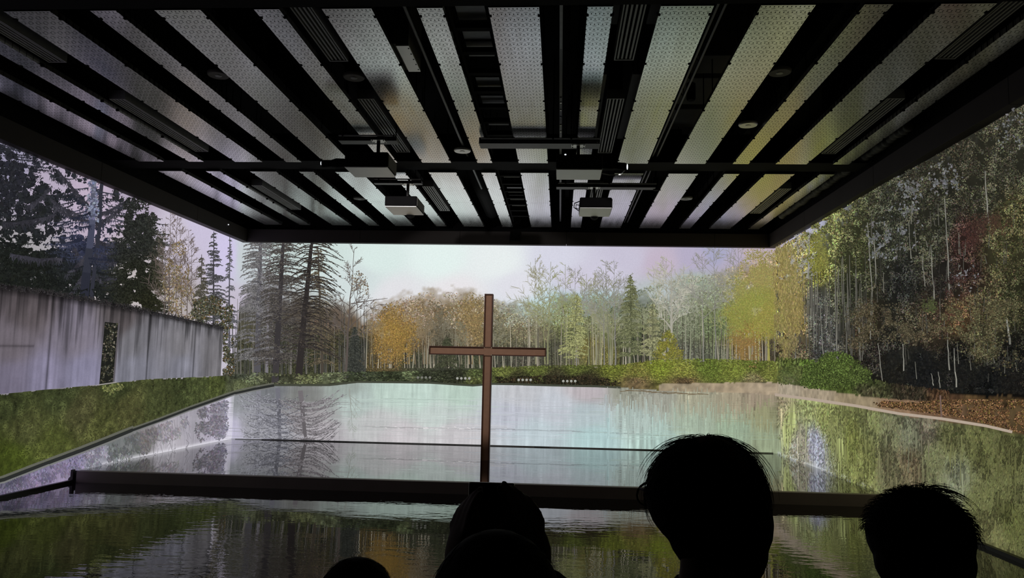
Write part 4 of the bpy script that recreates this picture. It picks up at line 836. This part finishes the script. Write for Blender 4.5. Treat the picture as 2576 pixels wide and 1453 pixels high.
rail(-1.035, .455, 9.35, 2.79, 'thick black rail above the large right-hand projector', (-.65, .42), .14, (-.12, .10))
rail(-2.78, -2.05, 9.28, 2.80, 'black rail above the large left-hand projector', (-2.25, -2.2), .10, (-2.70, -2.065))
rail(-2.85, -2.12, 11.42, 2.79, 'short black rail above the small left-hand projector', (-2.6, -2.3), .075, (-2.75, -2.30))
rail(-.09, 1.40, 11.60, 2.79, 'long black rail above the small right-hand projector', (.25, .93), .10, (.05, .70))
def projector(x0, x1, y0, y1, z0, z1, lab, big, railz=2.79, ry=None, grp=None):
    xc, yc = (x0+x1)/2, (y0+y1)/2
    o = empty('projector', (xc, yc, z0), lab, 'projector', 'ceiling projectors')
    build('housing', MK().box(x0, x1, y0, y1, z0+.012, z1), M_black, o, bevel=.018)
    build('base_cover', MK().box(x0+.004, x1-.004, y0+.004, y1-.004, z0, z0+.012), M_projw, o, bevel=.004)
    build('side_panel', MK().box(x1, x1+.006, y0+.02, y1-.02, z0+.02, z1-.02), M_duct, o)
    ryy = ry or yc
    mp_ = build('mount_plate', MK().box(xc-.085, xc+.085, ryy-.02, ryy+.11, railz-.004, railz-.001), M_white, o)
    build('mount_post', MK().tube([(xc, ryy+.04, z1-.01), (xc, ryy+.04, railz)], .022, 12).box(xc-.07, xc+.07, ryy-.01, ryy+.09, z1-.005, z1+.02), M_dark, o)
    m_ = MK()
    for a, b in ((-.07, 0), (.07, 0), (-.07, .09), (.07, .09)): m_.tube([(xc+a, ryy+b, railz-.010), (xc+a, ryy+b, railz-.003)], .007, 8)
    build('mount_screws', m_, M_black, mp_)
    return o
pa = projector(-2.53, -2.02, 8.72, 9.20, 2.315, 2.50, 'large dark projector with a pale underside, left of the centre strips', True, 2.80, 9.25)
m_ = MK().tube([(-2.53, 8.85, 2.40), (-2.66, 8.85, 2.40), (-2.72, 8.85, 2.395), (-2.83, 8.85, 2.39)], [.05, .055, .04, .045], 16); ln_ = build('lens', m_, M_black, pa, smooth=False)
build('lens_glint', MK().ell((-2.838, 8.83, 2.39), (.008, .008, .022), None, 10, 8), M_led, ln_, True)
pb = projector(-.075, .455, 8.78, 9.26, 2.315, 2.50, 'large dark projector with a grey underside, right of the centre strip', True, 2.79, 9.40)
ln_ = build('lens', MK().tube([(.455, 8.9, 2.41), (.56, 8.9, 2.41), (.60, 8.9, 2.40), (.73, 8.9, 2.385)], [.05, .055, .04, .042], 16), M_black, pb)
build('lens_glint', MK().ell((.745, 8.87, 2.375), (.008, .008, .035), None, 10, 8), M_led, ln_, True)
build('status_light', MK().ell((.03, 8.775, 2.49), (.012, .006, .008), None, 10, 8), M_led, pb, True)
m_ = MK().tube([(.455, 9.0, 2.33), (.55, 9.05, 2.325), (.68, 9.05, 2.33), (.72, 8.95, 2.35)], .006, 6); build('cable', m_, M_slat, pb)
pc = projector(-2.57, -2.10, 11.0, 11.62, 2.34, 2.50, 'small dark projector with a white underside, left, beyond the crossbeam', False, 2.79, 11.45)
pd = projector(.253, .712, 11.0, 11.62, 2.34, 2.50, 'small dark projector with a white underside, right, beyond the crossbeam', False, 2.79, 11.60)
for o, xx in ((pc, -2.32), (pd, .49)):
    ln_ = build('lens', MK().tube([(xx, 11.62, 2.38), (xx, 11.72, 2.37), (xx, 11.76, 2.365)], [.07, .065, .05], 18), M_black, o)
    build('lens_ring', MK().tube([(xx, 11.765, 2.365), (xx, 11.772, 2.365)], [.055, .05], 18), M_steel, ln_)
m_ = MK().tube([(.253, 11.1, 2.46), (.18, 11.05, 2.42), (.17, 11.05, 2.36), (.24, 11.05, 2.31)], .007, 6).tube([(.26, 11.1, 2.40), (.20, 11.05, 2.40), (.20, 11.05, 2.35), (.25, 11.05, 2.33)], .006, 6)
build('cable', m_, M_black, pd)
# small plain things: indicator dots, bracket on the far fascia
o = build('exit_sensor', MK().box(-1.05, -.85, 15.78, 15.86, 2.67, 2.86), M_black); tag(o, 'small black box on the far fascia above the cross', 'sensor')
o = build('indicator_light', MK().ell((XL+.15, 14.9, 2.78), (.012, .012, .010), None, 10, 8), M_led, None, True); tag(o, 'tiny white indicator light on the left fascia', 'light')

# ------------------------------------------------------------------ visitors, seen from behind as dark silhouettes
def R_z(a): return Matrix.Rotation(a, 3, 'Z')
def remesh(o, v, sm=6):
    r = o.modifiers.new('skin', 'REMESH'); r.mode = 'VOXEL'; r.voxel_size = v; r.use_smooth_shade = True
    s = o.modifiers.new('smooth', 'SMOOTH'); s.iterations = sm; s.factor = .5
def capsule(m, a, b, ra, rb, n=14):
    a, b = Vector(a), Vector(b); m.tube([a, a.lerp(b, .33), a.lerp(b, .66), b], [ra, ra*.67+rb*.33, ra*.33+rb*.67, rb], n)
    m.ell(a, (ra,)*3, None, 14, 8); m.ell(b, (rb,)*3, None, 14, 8)
def head(m, c, yaw, s=1.0, tilt=0):
    """head round centre c (between crown and chin), facing +Y turned left by yaw; about .235 m tall at s=1"""
    Rm = R_z(yaw) @ Matrix.Rotation(tilt, 3, 'X'); c = Vector(c)
    P = lambda x, y, z: c+Rm @ Vector((x*s, y*s, z*s))
    m.ell(P(0, -.012, .032), (.074*s, .094*s, .084*s), Rm)                # skull
    m.ell(P(0, .028, -.030), (.060*s, .062*s, .078*s), Rm)                # face
    m.ell(P(0, .050, -.092), (.030*s, .030*s, .022*s), Rm)                # chin
    m.ell(P(0, .020, -.070), (.054*s, .052*s, .034*s), Rm)                # jaw
    m.tube([P(0, .084, .010), P(0, .100, -.018), P(0, .106, -.030)], [.007*s, .010*s, .013*s], 10); m.ell(P(0, .098, -.032), (.016*s, .014*s, .010*s), Rm)   # nose
    m.ell(P(0, .086, -.058), (.024*s, .010*s, .005*s), Rm); m.ell(P(0, .084, -.067), (.021*s, .010*s, .006*s), Rm)     # lips
    for sg in (-1, 1):
        m.ell(P(sg*.031, .076, .004), (.014*s, .012*s, .010*s), Rm); m.ell(P(sg*.031, .082, .022), (.020*s, .008*s, .006*s), Rm)
        m.ell(P(sg*.075, -.008, -.012), (.008*s, .018*s, .031*s), Rm @ Matrix.Rotation(-.2, 3, 'X'))
    m.tube([P(0, -.012, -.055), P(0, -.022, -.11)], [.050*s, .052*s], 16)
    return P
def torso(m, c, yaw, H, s, W=.185):
    """trunk, neck and legs down to the floor below the head at c; H is the crown height above the floor"""
    Rm = R_z(yaw); crown = c[2]+.117*s; z = lambda f: crown-H*(1-f)
    B = Vector((c[0], c[1], 0))-Rm @ Vector((0, .03, 0))
    P = lambda x, y, f: Vector((B.x, B.y, 0))+Rm @ Vector((x, y, 0))+Vector((0, 0, z(f)))
    k = H/1.65
    m.tube([P(0, .0, .80), P(0, .005, .90)], [.060*k, .052*k], 16)
    m.ell(P(0, 0, .735), (W*.90*k, .105*k, .13*k), Rm); m.ell(P(0, .005, .64), (.150*k, .105*k, .15*k), Rm); m.ell(P(0, 0, .54), (.165*k, .115*k, .12*k), Rm)
    for sg in (-1, 1): capsule(m, P(0, 0, .815), P(sg*W*k, -.005, .785), .050*k, .056*k)
    return P, k
def legs(m, P, k, foot=True):
    for sg in (-1, 1):
        capsule(m, P(sg*.085*k, 0, .50), P(sg*.095*k, .01, .28), .085*k, .055*k); capsule(m, P(sg*.095*k, .01, .28), P(sg*.10*k, -.01, .045), .054*k, .038*k)
        if foot: capsule(m, P(sg*.10*k, -.03, .022), P(sg*.115*k, .15*k, .018), .034*k, .028*k)
def arm(m, S, E_, Wr, k, r=(.048, .038, .028)): capsule(m, S, E_, r[0]*k, r[1]*k); capsule(m, E_, Wr, r[1]*k, r[2]*k)
def hand(m, W, fwd, side, nrm, s=1.0, curl=.5, spread=.0, thumb=1):
    """palm at W pointing along fwd; side points to the thumb, nrm is the way the fingers close"""
    W, fwd, side, nrm = Vector(W), Vector(fwd).normalized(), Vector(side).normalized(), Vector(nrm).normalized()
    Pm = W+fwd*.048*s
    rot = Matrix((side, fwd, nrm)).transposed(); m.ell(Pm, (.040*s, .052*s, .016*s), rot)
    for i, (o_, ln) in enumerate(((.030, .070), (.010, .078), (-.010, .072), (-.029, .056))):
        a = W+fwd*.088*s+side*o_*s; pts = [a]; d = fwd+side*(o_*spread*10); ang = 0
        for j, f in enumerate((.45, .32, .23)):
            ang += curl*(.75+.25*j)+i*.05; dd = (d*math.cos(ang)+nrm*math.sin(ang)).normalized(); pts.append(pts[-1]+dd*ln*f*s)
        m.tube(pts, [.0100*s, .0092*s, .0084*s, .0070*s], 10)
        for p_, r_ in zip(pts, (.0102, .0094, .0086, .0070)): m.ell(p_, (r_*s,)*3, None, 10, 6)
    a = W+fwd*.022*s+side*.030*s; pts = [a, a+(fwd*.55+side*.65+nrm*.25)*.038*s, a+(fwd*.95+side*.55+nrm*.55)*.060*s, a+(fwd*1.35+side*.45+nrm*.7)*.064*s]
    m.tube(pts, [.014*s, .0115*s, .0105*s, .0085*s], 10)
    for p_, r_ in zip(pts, (.014, .0116, .0105, .0085)): m.ell(p_, (r_*s,)*3, None, 10, 6)
def hairs(o, c, rad, n, th0, span, lift, seed, wd=.0006, region=None, kink=.0):
    """thin strands that leave the crown, follow the curve of the head and stand off it a little"""
    rs = random.Random(seed); m = MK(); c = Vector(c)
    for i in range(n):
        for _ in range(30):
            ph = rs.uniform(0, 2*PI); t0 = rs.uniform(*th0)
            if region is None or region(ph, t0): break
        sp_ = rs.uniform(*span); a = rs.uniform(*lift); dph = rs.uniform(-.5, .5); e = rs.uniform(.3, 1); pts = []
        for k in range(8):
            u = k/7; t = t0+sp_*u; p = ph+dph*u+rs.uniform(-kink, kink); q = .985+a*(math.sin(u*PI*.62)*(1-e)+u*e)
            pts.append(c+Vector((rad[0]*math.sin(t)*math.cos(p), rad[1]*math.sin(t)*math.sin(p), rad[2]*math.cos(t)))*q)
        m.tube(pts, [wd, wd, wd, wd*.9, wd*.8, wd*.7, wd*.5, wd*.3], 4, False)
    h = build('hair_strands', m, M_hair, o); h['kind'] = 'stuff'; return h
def person(lab, c, yaw, H, s=1.0, tilt=0, W=.185, arms=None, hair_fn=None, bodyyaw=None, voxel=.009, top='shirt', hands=None):
    by = yaw if bodyyaw is None else bodyyaw
    o = empty('person', (c[0], c[1], -EYE), lab, 'person')
    m = MK(); head(m, c, yaw, s, tilt); P, k = torso(m, c, by, H, s, W); legs(m, P, k)
    S = [P(-W*k, -.005, .785), P(W*k, -.005, .785)]
    if arms is None: arms = [(P(-W*1.2*k, -.02, .60), P(-W*1.15*k, .06, .455)), (P(W*1.2*k, -.02, .60), P(W*1.15*k, .06, .455))]
    for i in (0, 1): arm(m, S[i], *arms[i], k)
    if hands is None:
        for i, sg in ((0, -1), (1, 1)): hand(m, arms[i][1], (0, .1, -1), R_z(by) @ Vector((0, 1, 0)), R_z(by) @ Vector((-sg, 0, 0)), .95*k, .25)
    else: hands(m)
    b = build('body', m, M_skin, o); remesh(b, voxel)
    m = MK(); P2, k2 = torso(m, c, by, H, s, W)      # shirt, a little larger than the body
    m = MK(); m.ell(P(0, 0, .735), (W*.90*k+.014, .105*k+.014, .13*k+.012), R_z(by)); m.ell(P(0, .005, .64), (.150*k+.016, .105*k+.016, .15*k+.012), R_z(by)); m.ell(P(0, 0, .545), (.165*k+.016, .115*k+.016, .11*k+.01), R_z(by))
    m.tube([P(0, 0, .79), P(0, 0, .842)], [.085*k, .064*k], 16)
    for i in (0, 1):
        sg = -1 if i == 0 else 1; capsule(m, P(sg*.03, 0, .808), S[i], .056*k, .066*k); e, w_ = arms[i]; capsule(m, S[i], e, .062*k, .052*k); e = Vector(e); capsule(m, e, e.lerp(Vector(w_), .86), .052*k, .042*k)
    sh = build(top, m, M_cloth, o); remesh(sh, .010, 4)
    m = MK(); k_ = k
    m.ell(P(0, 0, .52), (.168*k+.012, .118*k+.012, .08*k+.01), R_z(by))
    for sg in (-1, 1): capsule(m, P(sg*.085*k, 0, .49), P(sg*.095*k, .01, .28), .100*k, .070*k); capsule(m, P(sg*.095*k, .01, .28), P(sg*.10*k, -.01, .065), .070*k, .060*k)
    tr_ = build('trousers', m, M_cloth, o); remesh(tr_, .011, 4)
    for sg in (-1, 1):
        m = MK(); capsule(m, P(sg*.10*k, -.035, .026), P(sg*.115*k, .15*k, .024), .042*k, .036*k)
        a = build('shoe', m, M_black, o); remesh(a, .008, 3)
    return o, P, k
def hairmass(o, parts, voxel=.006):
    m = MK()
    for c, r, Rm in parts: m.ell(c, r, Rm)
    h = build('hair', m, M_hair, o); remesh(h, voxel, 2); return h
def at(x, y, Y):
    d = ray(np.array([float(x)]), np.array([float(y)]))[0]; d = d*(Y/d[1]); return Vector((float(d[0]), float(d[1]), float(d[2])))

# the tall visitor right of the middle, head turned a little left, wearing glasses
hc = at(1772, 1252, 1.5); yw = .62
o, P, k = person('person with collar-length dark hair and glasses, head turned left, in front of the pool', hc, yw, hc.z+.117+EYE, 1.0, 0, .175, bodyyaw=.15)
Rm = R_z(yw); Hc = hc+Rm @ Vector((0, -.022, .015))
hh = hairmass(o, [(hc+Vector((.004, 0, .006)), (.113, .112, .106), None), (hc+Vector((.024, -.01, -.04)), (.098, .088, .105), None), (hc+Vector((.042, -.005, -.085)), (.072, .065, .085), None), (hc+Vector((-.026, .0, .066)), (.040, .06, .042), None), (hc+Vector((.026, 0, .070)), (.046, .06, .045), None), (hc+Vector((.028, .0, -.145)), (.066, .055, .055), None)])
hairs(o, hc+Vector((.004, 0, .006)), (.113, .112, .108), 520, (.15, 1.5), (.3, .9), (.015, .09), 3, .0005, None, .02)
hairs(o, hc+Vector((.004, 0, .008)), (.113, .112, .108), 70, (.0, .5), (.7, 1.4), (.08, .2), 5, .0005, None, .02)
m = MK(); q = lambda x, y, z: hc+Rm @ Vector((x, y, z))
for sg in (-1, 1):
    m.tube([q(sg*.078, -.02, .006), q(sg*.078, .06, .008), q(sg*.070, .098, .008)], .0028, 8)
    ring = [q(sg*.036+.030*math.cos(a), .112, -.006+.022*math.sin(a)) for a in [i*PI/8 for i in range(17)]]; m.tube(ring, .0024, 6, False)
m.tube([q(-.008, .114, .0), q(.008, .114, .0)], .0022, 6); build('glasses', m, M_dark, o)
# the visitor on the right, short tousled hair
hc = at(2308, 1378, 1.74); yw = .12
o, P, k = person('person with short tousled dark hair at the right, seen from behind', hc, yw, hc.z+.117+EYE, 1.04, 0, .165)
hairmass(o, [(hc+Vector((0, -.012, .028)), (.105, .110, .094), None), (hc+Vector((0, -.03, -.02)), (.099, .085, .080), None), (hc+Vector((-.03, 0, .062)), (.055, .06, .050), None), (hc+Vector((.04, 0, .058)), (.05, .06, .052), None)])
hairs(o, hc+Vector((0, -.012, .028)), (.105, .110, .094), 1600, (.1, 1.5), (.05, .22), (.05, .16), 8, .0006, None, .08)
hairs(o, hc+Vector((.012, -.012, .034)), (.10, .110, .096), 60, (.0, .5), (.4, .8), (.08, .2), 9, .0007, lambda p, t: abs(p) < 1.6 or p > 4.7, .05)
# the child at the lower left
hc = at(897, 1503, 2.0); hc.z = at(897, 1400, 2.0).z-.112
o, P, k = person('short person with smooth dark hair, only the crown showing at the bottom left', hc, 0, hc.z+.117+EYE-.005, .92, 0, .17)
hairmass(o, [(hc+Vector((0, -.008, .018)), (.093, .10, .094), None), (hc+Vector((0, -.025, -.03)), (.088, .08, .08), None)])
hairs(o, hc+Vector((0, -.008, .018)), (.093, .10, .094), 260, (.1, 1.4), (.2, .6), (.01, .05), 12, .0005)
# the visitor holding up a phone in the middle
hc = at(1250, 1480, 1.06); hc.z = at(1250, 1325, 1.06).z-.120
ph_t = at(1237, 1213, 1.36); pc_ = ph_t-Vector((0, 0, .079))
eR, eL = at(1590, 1720, 1.14), at(1120, 1760, 1.18); wR, wL = at(1350, 1458, 1.31), at(1140, 1462, 1.31)
def hh_(m):
    upd = Vector((0, .1, 1))
    hand(m, wR, upd+Vector((-.20, 0, 0)), (-.75, -.65, 0), (-.9, .45, 0), .98, .16)
    hand(m, wL, upd+Vector((.10, 0, 0)), (.45, -.8, 0), (.9, .45, 0), .95, .16)
o, P, k = person('person in dark clothes raising a phone with both hands before the cross', hc, 0, hc.z+.117+EYE, .95, .05, .17, arms=[(eL, wL), (eR, wR)], hands=hh_, voxel=.0055)
hairmass(o, [(hc+Vector((0, -.01, .02)), (.088, .10, .098), None), (hc+Vector((0, -.02, -.05)), (.085, .08, .09), None)])
hairs(o, hc+Vector((0, -.01, .02)), (.088, .10, .098), 120, (.1, 1.4), (.2, .6), (.01, .04), 15, .0005)
fp = empty('smartphone', tuple(pc_-Vector((0, 0, .079))), 'dark smartphone held upright in the raised hands in front of the cross', 'phone')
x, y, z = pc_
build('case', MK().box(x-.0395, x+.0395, y-.004, y+.004, z-.079, z+.079), M_rim, fp, bevel=.003)
build('screen', MK().box(x-.037, x+.037, y-.0052, y-.0041, z-.0765, z+.0765), M_glass_black, fp)
build('camera_bump', MK().box(x+.008, x+.034, y+.004, y+.006, z+.035, z+.072), M_black, fp)
